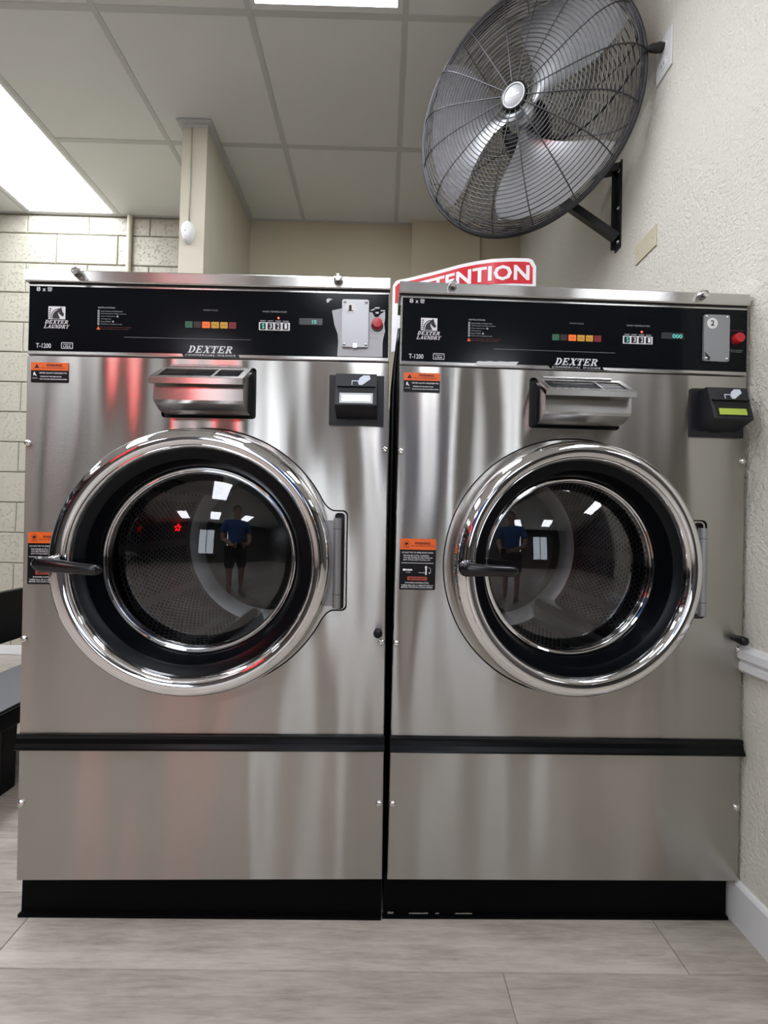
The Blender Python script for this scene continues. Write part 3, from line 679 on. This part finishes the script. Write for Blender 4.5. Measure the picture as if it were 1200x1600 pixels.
    MB().lathe([(.0075, 0), (.0085, -.006), (.0105, -.022), (.0100, -.028), (.006, -.031), (.0005, -.0315)], 18, 'y', (.8150, 0, .6680)).build('release_peg', 'black_plastic', m_, smooth=True, auto=50)
    # hinge
    hg = MB().tube([(.7195, -.016, .7235), (.7195, -.016, .9285)], .0092, 16); hg = hg.build('hinge', 'hinge_grey', m_, smooth=True, auto=50)
    for h in (.7545, .9030): MB().lathe([(.0094, 0), (.0096, .0006), (.0094, .0012)], 16, 'z', (.7195, -.016, h)).build('hinge_joint', 'cabinet_dark', hg)
    # tub and drum
    mb = MB().lathe([(.2625, .004), (.255, .03), (.250, .075), (.252, .09), (.312, .095)], 96, 'y', (CU, 0, CH)); mb.build('tub_front', 'tub_dark', m_, smooth=True, auto=40)
    seg = 120; prof = [(.31, .10), (.31, .25), (.31, .45), (.31, .645)]
    mb = MB().lathe(prof, seg, 'y', (CU, 0, CH))
    def duv(co, no):
        a_ = math.atan2(co.z-CH, co.x-CU)/(2*PI) % 1.0; return (a_, co.y-.10)
    dr = mb.build('drum', 'drum_steel', m_, smooth=True, uvf=None)
    me = dr.data; ul = me.uv_layers.new(name='UVMap')
    for p in me.polygons:
        ang = math.atan2(p.center.z-CH, p.center.x-CU)/(2*PI) % 1.0
        for li in p.loop_indices:
            co = me.vertices[me.loops[li].vertex_index].co; a_ = math.atan2(co.z-CH, co.x-CU)/(2*PI) % 1.0
            if a_-ang > .5: a_ -= 1
            if ang-a_ > .5: a_ += 1
            ul.data[li].uv = (a_, co.y-.10)
    MB().lathe([(.31, .645), (.300, .650), (.258, .655), (.253, .665), (.253, .72)], 96, 'y', (CU, 0, CH)).build('drum_rear_ring', 'drum_ring', m_, smooth=True, auto=30)
    MB().lathe([(.2535, .715), (.1, .712), (.06, .700), (.0005, .698)], 64, 'y', (CU, 0, CH)).build('drum_back', 'drum_back', m_, smooth=True, auto=40)
    base_a = -103 if L else -50
    for i in range(3):
        a_ = math.radians(base_a+120*i); er = Vector((math.cos(a_), 0, math.sin(a_))); et = Vector((-math.sin(a_), 0, math.cos(a_)))
        c0 = Vector((CU, 0, CH)); mb = MB()
        sec = [(.309, -.052), (.272, -.020), (.262, -.008), (.262, .008), (.272, .020), (.309, .052)]
        mb.prism(sec, lambda r, s: c0+er*r+et*s+Vector((0, .13, 0)), lambda r, s: c0+er*(r-.004)+et*s+Vector((0, .64, 0)))
        mb.build('drum_lifter', 'satin_chrome', dr)
    # door (origin on the hinge axis)
    cx, cz = CU-HU, CH
    def ring(name, prof, mt, parent, seg=128, auto=35): return MB().lathe([(r, -d_) for r, d_ in prof], seg, 'y', (cx, 0, cz)).build(name, mt, parent, smooth=True, auto=auto)
    outer = [(.268, -.004), (.2825, .000), (.2855, .006)]
    for k in range(15):
        q = math.radians(-5+k*8.6); outer.append((.2645+.0250*math.cos(q), .0235+.0265*math.sin(q)))
    outer += [(.2555, .0480), (.2530, .0455), (.2515, .0450), (.2490, .0455), (.2460, .0430), (.2443, .0375), (.2425, .0300)]
    door = ring('door', outer, 'chrome', m_)
    door.location = (HU, 0, 0); door.rotation_euler = (0, 0, tau)
    ring('inner_bezel', [(.2432, .032), (.2400, .031), (.2300, .0285), (.2225, .0255), (.2205, .020), (.2150, .000), (.2100, -.014), (.2085, -.019)], 'gasket', door)
    ring('glass_ring', [(.2092, -.0175), (.2075, -.0145), (.2050, -.0140), (.2025, -.0155), (.2017, -.019), (.2005, -.0205), (.1990, -.0195), (.1975, -.022), (.1970, -.026)], 'chrome', door)
    ring('rear_rim', [(.268, -.004), (.250, -.012), (.236, -.030), (.210, -.036), (.2075, -.020)], 'gasket', door)
    R_, sag = .1983, .042; RS = (R_*R_+sag*sag)/(2*sag); gp = []
    for k in range(15):
        r = R_*(1-k/14) if k < 14 else .0004; gp.append((r, -.0235+math.sqrt(RS*RS-r*r)-(RS-sag)))
    ring('door_glass', gp, 'door_glass', door, 96, None)
    leaf = MB().prism([(.655-HU, .005), (.7195-HU, .012), (.7195-HU, .016), (.655-HU, .010)], lambda u, d_: (u, -d_, .7285), lambda u, d_: (u, -d_, .9230)); leaf.build('hinge_leaf', 'hinge_grey', door)
    # latch handle
    hrot = -.075 if L else .02
    pv = Vector((.1500-HU, 0, .8310))
    hp = []
    n = 22
    cs, sn = math.cos(hrot), math.sin(hrot)
    mb = MB(); secs = []
    for k in range(n+1):
        s = k/n; u_ = -.027+s*.130
        hw = .0168-.0055*math.sin(min(s*1.2, 1)*PI*.5)+.0015*max(0, s-.6)
        e_ = min(s*n/3, (1-s)*n/3, 1); hw *= math.sqrt(max(.02, 1-(1-e_)**2)); th = .0085*math.sqrt(max(.05, 1-(1-e_)**2))
        dd = .080+.004*math.sin(s*PI)-.002; hh = .001-.006*s
        row_ = []
        for q in range(12):
            t_ = 2*PI*q/12; c1, s1 = math.cos(t_), math.sin(t_)
            row_.append((u_, dd+th*math.copysign(abs(s1)**.7, s1), hh+hw*math.copysign(abs(c1)**.7, c1)))
        secs.append(row_)
    for row_ in secs:
        for (u_, dd, hh) in row_: mb.v.append((pv.x+u_*cs-hh*sn, -dd, pv.z+u_*sn+hh*cs))
    mb.f = [[i*12+q, i*12+(q+1) % 12, (i+1)*12+(q+1) % 12, (i+1)*12+q] for i in range(n) for q in range(12)]+[list(range(12))[::-1], list(range(n*12, n*12+12))]
    mb.build('handle', 'black_handle', door, smooth=True, auto=60)
    MB().lathe([(.0125, -.030), (.0125, -.052), (.011, -.060), (.011, -.076)], 20, 'y', (pv.x-.004, 0, pv.z+.003)).build('handle_shaft', 'chrome', door, smooth=True, auto=40)
    return m_
LR = (0.0084, -0.0124, 0.0162); RRt = (0.0080, -0.0019, 0.0209)
make_washer('L', (-.8101, 1.0067, .0025), LR, .118, 'stainless steel washing machine numbered 1 with torn panel film around its coin plate')
make_washer('R', (.0335, 1.0244, .0092), RRt, .0524, 'stainless steel washing machine numbered 2 beside the stucco wall')
# plinths
for (x, y, ya, u0, u1, lab) in ((-.8101, 1.0067, .0162, -.004, .8320, 'black steel plinth under the washer with the torn panel film'), (.0335, 1.0244, .0209, -.0065, .822, 'black steel plinth under the washer beside the stucco wall')):
    p = MB().box(u0, u1, .022, .95, 0, .094 if x < 0 else .1015).box(u0-.002, u1, .014, .022, 0, .007)
    p = p.build('plinth', 'plinth_black'); p.location = (x, y, 0); p.rotation_euler = (0, 0, ya); tag(p, lab, 'plinth', 'black washer plinths')

# ------------------------------------------------------------------ attention sign standing on machine 2
path = [(614, 439.5), (619, 438), (630, 436), (640, 434), (660, 429), (680, 424), (700, 418.5), (720, 413), (745, 408), (770, 404.5), (800, 403), (838, 404)]
ZT = 1.66; zb_sign = 1.4445
pp = [atZ(a, b, ZT) for a, b in path]
ss = [0.]
for a, b in zip(pp, pp[1:]): ss.append(ss[-1]+(b-a).length)
STOT = ss[-1]
def sign_pt(s, z, off=0.):
    s = min(max(s, 0), STOT); i = 0
    while i < len(ss)-2 and ss[i+1] < s: i += 1
    t_ = (s-ss[i])/(ss[i+1]-ss[i]); p = pp[i].lerp(pp[i+1], t_); tg = (pp[i+1]-pp[i]).normalized(); nr = Vector((tg.y, -tg.x, 0))
    lean = (z-ZT)*.0
    return Vector((p.x, p.y, 0))+nr*off+Vector((0, 0, z))
def sign_sheet(name, s0, s1, z0, z1, off0, off1, rc, mt, parent, n=40):
    mb = MB(); top = []; bot = []
    for k in range(n+1):
        s = s0+(s1-s0)*k/n
        def drop(x):
            if x >= rc: return 0
            return rc-math.sqrt(max(0, rc*rc-(rc-x)**2))
        dz = max(drop(s-s0)*.6, drop(s1-s)); top.append((s, z1-dz)); bot.append((s, z0))
    v = [sign_pt(s, z, off1) for s, z in top]+[sign_pt(s, z, off1) for s, z in bot]+[sign_pt(s, z, off0) for s, z in top]+[sign_pt(s, z, off0) for s, z in bot]
    N = n+1; f = []
    for k in range(n): f += [(k, k+1, N+k+1, N+k), (2*N+k, 3*N+k, 3*N+k+1, 2*N+k+1), (k, 2*N+k, 2*N+k+1, k+1), (N+k, N+k+1, 3*N+k+1, 3*N+k)]
    f += [(0, N, 3*N, 2*N), (n, 2*N+n, 3*N+n, N+n)]
    mb.add(v, f); return mb.build(name, mt, parent, smooth=True, auto=40)
sg = sign_sheet('attention_sign', 0, STOT, zb_sign, ZT, -.0015, 0, .022, 'sign_white', None)
tag(sg, 'curved white sign with red ATTENTION header standing on the washing machine numbered 2', 'sign')
sign_sheet('red_header', .009, STOT-.009, ZT-.070, ZT-.010, 0, .0006, .016, 'sign_red', sg)
mb = MB(); v, f = text_verts('ATTENTION', .03, 0., 1.04)
bm = bmesh.new(); vs = [bm.verts.new((.042+a*(STOT-.018-.042), ZT-.061+b*.042, 0)) for a, b in v]
for q in f: bm.faces.new([vs[i] for i in q])
bmesh.ops.triangulate(bm, faces=bm.faces[:])
bmesh.ops.subdivide_edges(bm, edges=[e_ for e_ in bm.edges if e_.calc_length() > .012], cuts=3, use_grid_fill=True)
bm.verts.index_update(); mb.add([sign_pt(q.co.x, q.co.y, .0012) for q in bm.verts], [[q.index for q in fc.verts] for fc in bm.faces]); bm.free()
mb.build('attention_lettering', 'sign_white', sg)
# black hose in the slot between the machines, widened lower down to darken the gap
cb = MB().tube([(.030, 1.10, 1.425), (.027, 1.085, 1.38), (.022, 1.075, 1.32), (.0185, 1.07, 1.25), (.0195, 1.07, 1.1), (.0215, 1.07, .8)], .006, 8, rr=[.004, .005, .006, .0075, .0075, .006]).build('drain_cable', 'black_plastic', smooth=True)
tag(cb, 'thin black cable hanging in the slot between the two washers', 'cable')

# ------------------------------------------------------------------ wall fan
FC = Vector((.477, 1.593, 2.456)); az, el = -.528, -.187
nrm = Vector((math.cos(el)*math.sin(az), -math.cos(el)*math.cos(az), math.sin(el)))
ax = nrm.cross(Vector((0, 0, 1))).normalized(); ay = nrm.cross(ax)
FM = Matrix(((ax.x, ay.x, nrm.x, FC.x), (ax.y, ay.y, nrm.y, FC.y), (ax.z, ay.z, nrm.z, FC.z), (0, 0, 0, 1)))
fan = empty('wall_fan'); tag(fan, 'large round wall fan with black wire cage on a black bracket', 'fan')
fh = MB()
def fpart(mb, name, mt, parent=fan, smooth=True, auto=50, kind=None):
    o = obj(name, [FM @ Vector(v) for v in mb.v], mb.f, mt, parent, smooth, auto)
    if kind: o['kind'] = kind
    return o
RF = .400
def zf(r): return .112*(1-.25*(r/RF)**2-.75*(r/RF)**8)
def zr(r): return -.125*(1-.2*(r/RF)**2-.8*(r/RF)**8)
mb = MB()
for k in range(31):
    r = .052+(RF-.016-.052)*k/26 if k < 27 else RF-.016+.0038*(k-26); mb.torus_ring(r, .0017, zf(r), 96, 5)
fpart(mb, 'front_guard', 'fan_wire', kind='stuff')
mb = MB()
for k in range(28):
    r = .09+(RF-.016-.09)*k/23 if k < 24 else RF-.016+.0038*(k-23); mb.torus_ring(r, .0016, zr(r), 80, 5)
fpart(mb, 'rear_guard', 'fan_wire', kind='stuff')
for k in range(16):
    a = 2*PI*k/16+.1
    pts = [(r*math.cos(a), r*math.sin(a), zf(r)+.0025) for r in [.045+(RF-.045)*(1-(1-i/18)**1.5) for i in range(19)]]+[((RF+.002)*math.cos(a), (RF+.002)*math.sin(a), -.012)]
    fpart(MB().tube(pts, .0021, 6), 'guard_rib', 'fan_wire')
for k in range(10):
    a = 2*PI*k/10+.25
    pts = [(r*math.cos(a), r*math.sin(a), zr(r)-.0025) for r in [.08+(RF-.08)*(1-(1-i/16)**1.5) for i in range(17)]]
    fpart(MB().tube(pts, .0020, 6), 'rear_rib', 'fan_wire')
fpart(MB().torus_ring(RF, .0055, .004, 128, 8), 'cage_rim', 'fan_wire'); fpart(MB().torus_ring(RF+.001, .0042, -.014, 128, 8), 'cage_rim', 'fan_wire')
fpart(MB().lathe([(.0005, .117), (.030, .1165), (.033, .115), (.0345, .118), (.038, .118), (.0405, .114)], 48, 'z'), 'badge', 'badge')
fpart(MB().lathe([(.0405, .118), (.044, .117), (.0465, .112), (.0475, .102), (.046, .098)], 48, 'z'), 'badge_ring', 'fan_black')
fpart(MB().box(-.020, .020, -.0022, .0022, .1168, .1176), 'badge_print', 'print_white', smooth=False)
for i in range(3):
    a0 = math.radians(100+120*i); mb = MB(); nr, na = 12, 10; vs = []
    for p in range(nr+1):
        r = .05+(.365-.05)*p/nr; span = math.radians(30+52*math.sin(min(1, p/nr*1.15)*PI*.5)-8*(p/nr)**4)
        for q in range(na+1):
            t_ = q/na-.5; ang = a0+t_*span+.25*(p/nr); lift = -t_*span*r*.26-.010*(1-4*t_*t_)
            vs.append((r*math.cos(ang), r*math.sin(ang), -.005+lift))
    f = [(p*(na+1)+q, p*(na+1)+q+1, (p+1)*(na+1)+q+1, (p+1)*(na+1)+q) for p in range(nr) for q in range(na)]
    n0 = len(vs); vs += [(x, y, z-.0015) for x, y, z in vs]; f += [[i_+n0 for i_ in q][::-1] for q in f]
    mb.add(vs, f); fpart(mb, 'blade', 'alu')
fpart(MB().lathe([(.0005, .035), (.040, .033), (.052, .022), (.052, -.02), (.0005, -.02)], 32, 'z'), 'blade_hub', 'alu')
fpart(MB().lathe([(.0005, -.04), (.07, -.04), (.085, -.055), (.085, -.15), (.075, -.165), (.0005, -.168)], 40, 'z'), 'motor', 'fan_black')
# bracket
bt, bb = Vector((XR, 1.632, 2.318)), Vector((XR, 1.645, 1.995))
pl = MB().box(XR-.004, XR, 1.618, 1.658, 1.99, 2.325).build('wall_plate', 'fan_black', fan)
MB().box(XR-.020, XR-.004, 1.655, 1.658, 2.00, 2.322).build('plate_flange', 'fan_black', fan)
for z in (2.02, 2.15, 2.295): MB().lathe([(.0075, 0), (.006, -.004), (.0005, -.005)], 12, 'z').build('plate_bolt', 'screw_steel', fan, smooth=True)
for z, ch in zip((2.02, 2.15, 2.295), [c for c in fan.children if c.name.startswith('plate_bolt')]): ch.rotation_euler = (0, PI/2, 0); ch.location = (XR-.004, 1.636, z)
mot = FC-nrm*.12; post = Vector((mot.x+.005, mot.y+.03, 2.305))
def bar(a, b, wd, ht, name):
    a, b = Vector(a), Vector(b); d = (b-a).normalized(); s_ = d.cross(Vector((0, 0, 1))).normalized()*wd/2; u_ = s_.cross(d).normalized()*ht/2
    v = [a+s_+u_, a-s_+u_, a-s_-u_, a+s_-u_, b+s_+u_, b-s_+u_, b-s_-u_, b+s_-u_]
    return MB().add(v, [(0, 1, 2, 3), (7, 6, 5, 4), (0, 4, 5, 1), (1, 5, 6, 2), (2, 6, 7, 3), (3, 7, 4, 0)]).build(name, 'fan_black', fan)
bar((XR-.004, 1.64, 2.305), post, .03, .03, 'bracket_arm')
bar((XR-.006, 1.64, 2.035), (post.x+.05, post.y-.01, 2.295), .028, .028, 'bracket_brace')
MB().tube([post-Vector((0, 0, .02)), (post.x, post.y, mot.z)], .018, 14).build('motor_post', 'fan_black', fan, smooth=True, auto=50)
# outlet plate with plug and cord
oy0, oy1, oz0, oz1 = 1.335, 1.412, 2.392, 2.520
ol = empty('outlet_plate', (XR, (oy0+oy1)/2, (oz0+oz1)/2)); tag(ol, 'white double outlet plate with the fan plug in it', 'outlet')
hy, hz = (oy1-oy0)/2, (oz1-oz0)/2
MB().bbox(-.006, 0, -hy, hy, -hz, hz, .0025).build('cover', 'plate_white', ol)
for z in (-.028, .028): MB().lathe([(.017, 0), (.017, -.0075), (.0155, -.0085), (.0005, -.0085)], 24, 'z').build('socket', 'plate_white', ol, smooth=True, auto=40)
for z, ch in zip((-.028, .028), [c for c in ol.children if c.name.startswith('socket')]): ch.rotation_euler = (0, PI/2, 0); ch.location = (0, 0, z)
for dy in (-.006, .006): MB().box(-.0092, -.008, dy-.001, dy+.001, -.034, -.024).build('socket_slot', 'label_black', ol)
P = Vector((XR-.0085, (oy0+oy1)/2, (oz0+oz1)/2+.028))
cord = empty('power_cord', P); tag(cord, 'black plug and cord running from the outlet to the fan', 'cord')
MB().tube([(0, 0, 0), (-.012, 0, 0), (-.014, 0, 0), (-.030, 0, -.002), (-.034, 0, -.002), (-.046, 0, -.004), (-.052, .002, -.006)], .01, 12, rr=[.013, .014, .0145, .012, .0125, .008, .006]).build('plug', 'fan_black', cord, smooth=True, auto=50)
q0 = Vector((-.050, .002, -.006)); pts = []
tgt = mot+Vector((.08, .02, .02))-P
ctl = [q0, q0+Vector((-.03, .02, -.02)), q0+Vector((-.03, .12, -.10)), tgt+Vector((.06, .02, -.06)), tgt]
for k in range(25):
    t_ = k/24; c = list(ctl)
    while len(c) > 1: c = [a.lerp(b, t_) for a, b in zip(c, c[1:])]
    pts.append(c[0])
MB().tube(pts, .0038, 8).build('cord', 'fan_black', cord, smooth=True)
# ivory blank plate
sp_ = empty('blank_plate', (XR, 1.459, 1.893)); tag(sp_, 'ivory blank wall plate below the fan bracket', 'wall plate')
MB().bbox(-.005, 0, -.0585, .0585, -.0355, .0355, .002).build('cover', 'plate_ivory', sp_)
for y in (-.042, .042): 
    q = MB().lathe([(.0035, 0), (.003, -.001), (.0005, -.0012)], 10, 'z').build('screw', 'plate_ivory', sp_); q.rotation_euler = (0, PI/2, 0); q.location = (-.005, y, 0)

# ------------------------------------------------------------------ rear wall fittings
cpipe = MB().tube([(-1.715, YW-.022, HC-.012), (-1.715, YW-.022, .02)], .016, 16).build('conduit', 'column_paint', smooth=True, auto=50)
tag(cpipe, 'cream painted conduit pipe running down the block wall', 'pipe')
sn = empty('motion_sensor', (-1.004, COLY, 2.345)); tag(sn, 'white oval motion sensor on the end of the column', 'sensor')
mb = MB(); prof = []; vs = []; n1, n2 = 10, 24
for i in range(n1+1):
    t_ = i/n1*PI/2
    for k in range(n2):
        a = 2*PI*k/n2; ez = .052*math.sin(a)*(1 if math.sin(a) > 0 else 1.18); ex = .034*math.cos(a)*(1-.18*max(0, -math.sin(a)))
        vs.append((ex*math.cos(t_)**.6 if i < n1 else ex*.02, -.038*math.sin(t_), ez*math.cos(t_)**.6 if i < n1 else ez*.02))
f = [(i*n2+k, i*n2+(k+1) % n2, (i+1)*n2+(k+1) % n2, (i+1)*n2+k) for i in range(n1) for k in range(n2)]
mb.add(vs, f); mb.build('housing', 'sensor_white', sn, smooth=True)
MB().lathe([(.004, -.0365), (.003, -.039), (.0004, -.0395)], 10, 'y', (-.002, 0, -.012)).build('sensor_eye', 'print_grey', sn)
q = MB().tube([(0, -.004, .05), (.001, -.004, .2), (0, -.004, .45), (0, -.006, HC-.03-2.345)], .0028, 6).build('sensor_wire', 'mortar_paint', sn, smooth=True)

# ------------------------------------------------------------------ low bench by the left side
bn = empty('bench', (-1.45, 1.95, 0)); tag(bn, 'low black bench with grey seat and black backrest beside the block wall', 'bench')
def bnb(name, x0, x1, y0, y1, z0, z1, mt, b=.006): MB().bbox(x0+1.45, x1+1.45, y0-1.95, y1-1.95, z0, z1, b).build(name, mt, bn)
bnb('seat_frame', -1.51, -1.195, 1.26, 2.60, .225, .285, 'bench_black'); bnb('seat', -1.50, -1.205, 1.27, 2.59, .286, .292, 'bench_grey', .002)
bnb('backrest', -1.735, -1.70, 1.26, 2.60, .332, .566, 'bench_black')
for y in (1.47, 2.38):
    bnb('leg', -1.285, -1.225, y-.03, y+.03, 0, .224, 'bench_black', .004); bnb('leg', -1.505, -1.445, y-.03, y+.03, 0, .224, 'bench_black', .004)
    bnb('back_post', -1.745, -1.736, y-.02, y+.02, .20, .55, 'bench_black', .003); bnb('post_foot', -1.744, -1.47, y-.02, y+.02, .20, .224, 'bench_black', .003)

# ------------------------------------------------------------------ red glowing sign on the wall behind the viewer
pts = []
for k in range(11):
    a = PI/2+2*PI*k/10; r = .30 if k % 2 == 0 else .13; pts.append((r*math.cos(a), 0, r*math.sin(a)))
mat('neon_red', (.8, .05, .05), .4).emit('#ff1018', 38.)
ns = empty('neon_sign', (-2.95, YB+.07, 2.55)); tag(ns, 'red glowing star shaped neon sign on the wall behind the washers aisle', 'sign')
MB().tube(pts, .03, 8).build('neon_tube', 'neon_red', ns, smooth=True); MB().box(-.36, .36, -.06, -.035, -.34, .36).build('backing_board', 'cabinet_dark', ns)

# ------------------------------------------------------------------ the photographer, seen in the chrome and the door glass
mat('skin', (.50, .29, .20), .5); mat('shirt_blue', (.02, .10, .32), .75); mat('shorts_dark', (.010, .011, .014), .8)
mat('hair_dark', (.015, .010, .008), .6); mat('eye_white', (.7, .7, .68), .3); mat('phone_black', (.006, .006, .007), .2); mat('shoe_grey', (.10, .10, .11), .6)
def skin_mesh(name, chains, mt, parent, sub=2):
    """chains: lists of (x, y, z, rx, ry); equal points are welded into one skeleton grown by a Skin modifier"""
    vs, rad, es, idx = [], [], [], {}
    for ch in chains:
        prev = None
        for x, y, z, rx, ry in ch:
            k = (round(x, 4), round(y, 4), round(z, 4))
            if k not in idx: idx[k] = len(vs); vs.append((x, y, z)); rad.append((rx, ry))
            if prev is not None: es.append((prev, idx[k]))
            prev = idx[k]
    me = bpy.data.meshes.new(name); me.from_pydata(vs, es, []); o = bpy.data.objects.new(name, me); COL.objects.link(o)
    md = o.modifiers.new('skin', 'SKIN'); md.use_smooth_shade = True
    for i, q in enumerate(me.skin_vertices[0].data): q.radius = rad[i]; q.use_root = (i == 0)
    sb = o.modifiers.new('sub', 'SUBSURF'); sb.levels = sub; sb.render_levels = sub
    bpy.context.view_layer.update()
    m2 = bpy.data.meshes.new_from_object(o.evaluated_get(bpy.context.evaluated_depsgraph_get()))
    bpy.data.objects.remove(o); bpy.data.meshes.remove(me)
    m2.name = name; return link(name, m2, mt, parent, True)
PX, PY = .05, -.40
pe = empty('person', (PX, PY, 0)); tag(pe, 'person in a blue t-shirt and dark shorts holding up a phone with both hands', 'person')
ph_z = .935
body = [[(0, 0, .95, .13, .11), (0, .0, 1.08, .125, .10), (0, -.01, 1.22, .14, .105), (0, -.015, 1.36, .145, .10), (0, -.01, 1.45, .07, .065), (0, .01, 1.51, .055, .055), (0, .02, 1.57, .062, .066), (0, .03, 1.64, .075, .092), (0, .025, 1.72, .070, .085)]]
for s_ in (-1, 1):
    body.append([(0, 0, .95, .13, .11), (s_*.09, 0, .86, .09, .09), (s_*.105, .01, .66, .075, .075), (s_*.11, .015, .48, .055, .058), (s_*.112, -.01, .30, .054, .055), (s_*.115, -.02, .10, .036, .036), (s_*.116, .02, .045, .040, .035), (s_*.125, .14, .03, .038, .025)])
    body.append([(0, -.015, 1.36, .145, .10), (s_*.185, -.015, 1.38, .062, .06), (s_*.235, .0, 1.22, .047, .048), (s_*.245, .03, 1.08, .042, .042), (s_*.16, .20, 1.00, .034, .034), (s_*.085-PX, .275, .955, .025, .022), (s_*.070-PX, .312, .945, .030, .016), (s_*.062-PX, .332, .940, .030, .014)])
bo = skin_mesh('body', body, 'skin', pe)
# fingers: four behind the phone, thumb on the near side, each its own chain
for s_ in (-1, 1):
    for k, ln in enumerate((.030, .036, .034, .026)):
        z0 = ph_z+.026-.016*k; x0 = s_*.058-PX
        skin_mesh('finger', [[(x0, .336, z0, .009, .009), (x0+s_*.016, .355, z0+.002, .0085, .0085), (x0+s_*.004, .374, z0+.002, .008, .008), (x0-s_*ln*.6, .378, z0+.001, .0075, .0075)]], 'skin', pe, 1)
    skin_mesh('thumb', [[(s_*.060-PX, .320, ph_z+.02, .011, .011), (s_*.045-PX, .332, ph_z+.045, .010, .010), (s_*.026-PX, .340, ph_z+.052, .009, .009)]], 'skin', pe, 1)
# clothes follow the body
skin_mesh('t_shirt', [[(0, .0, .93, .155, .135), (0, .0, 1.08, .150, .122), (0, -.01, 1.22, .160, .124), (0, -.015, 1.36, .160, .116), (0, -.012, 1.44, .090, .080)]]+[[(0, -.015, 1.36, .160, .116), (s_*.185, -.015, 1.385, .078, .076), (s_*.232, -.002, 1.25, .070, .068), (s_*.240, .01, 1.17, .070, .068)] for s_ in (-1, 1)], 'shirt_blue', pe)
skin_mesh('shorts', [[(0, 0, .96, .142, .124), (s_*.09, 0, .87, .108, .108), (s_*.105, .01, .68, .100, .100), (s_*.110, .013, .54, .095, .095)] for s_ in (-1, 1)], 'shorts_dark', pe)
for s_ in (-1, 1): skin_mesh('shoe', [[(s_*.115, -.045, .045, .045, .044), (s_*.117, .04, .045, .045, .044), (s_*.124, .12, .034, .048, .034), (s_*.127, .17, .030, .040, .029)]], 'shoe_grey', pe, 2)
def blob(name, c, r, mt):
    mb = MB(); prof = [(max(.0004, math.sin(PI*i/10)), -math.cos(PI*i/10)) for i in range(11)]; mb.lathe(prof, 16, 'z')
    mb.v = [(c[0]+x*r[0], c[1]+y*r[1], c[2]+z*r[2]) for x, y, z in mb.v]; return mb.build(name, mt, pe, smooth=True)
for s_ in (-1, 1): blob('eye', (s_*.032, .107, 1.655), (.014, .010, .010), 'eye_white'); blob('ear', (s_*.080, .025, 1.645), (.010, .022, .032), 'skin'); blob('iris', (s_*.032, .1135, 1.653), (.006, .005, .006), 'hair_dark')
skin_mesh('nose', [[(0, .110, 1.660, .008, .008), (0, .126, 1.630, .013, .012), (0, .112, 1.622, .012, .010)]], 'skin', pe, 1)
blob('mouth', (0, .106, 1.592), (.024, .008, .007), 'lamp_brown')
mb = MB(); prof = [(max(.0004, math.sin(PI*.60*i/10)), math.cos(PI*.60*i/10)) for i in range(11)]; mb.lathe(prof, 24, 'z')
mb.v = [(x*.086, .012+y*.100-(0 if z > .45 else .012), 1.680+z*.100) for x, y, z in mb.v if True]; mb.build('hair', 'hair_dark', pe, smooth=True)
phn = MB().bbox(-.076, .076, -.0095, -.0015, -.037, .037, .003).build('phone', 'phone_black'); phn.location = (0, -.025, ph_z); tag(phn, 'black phone held sideways by the person in the blue t-shirt', 'phone')

cq = [o for o in bpy.data.objects if o.name.startswith('plinth')][1]
for (a, b, h_) in ((.004, .018, .006), (.055, .100, .0015), (.118, .126, .0012), (.165, .205, .0015)):
    n = 7; mb = MB(); top = [(a+(b-a)*k/n, .0075+h_*random.uniform(.3, 1)) for k in range(n+1)]
    poly = [(a, .0068), (b, .0068)]+top[::-1]
    mb.prism(poly, lambda u, z: (u, .0215, z), lambda u, z: (u, .0195, z)); mb.build('caulk_scrap', 'caulk', cq)
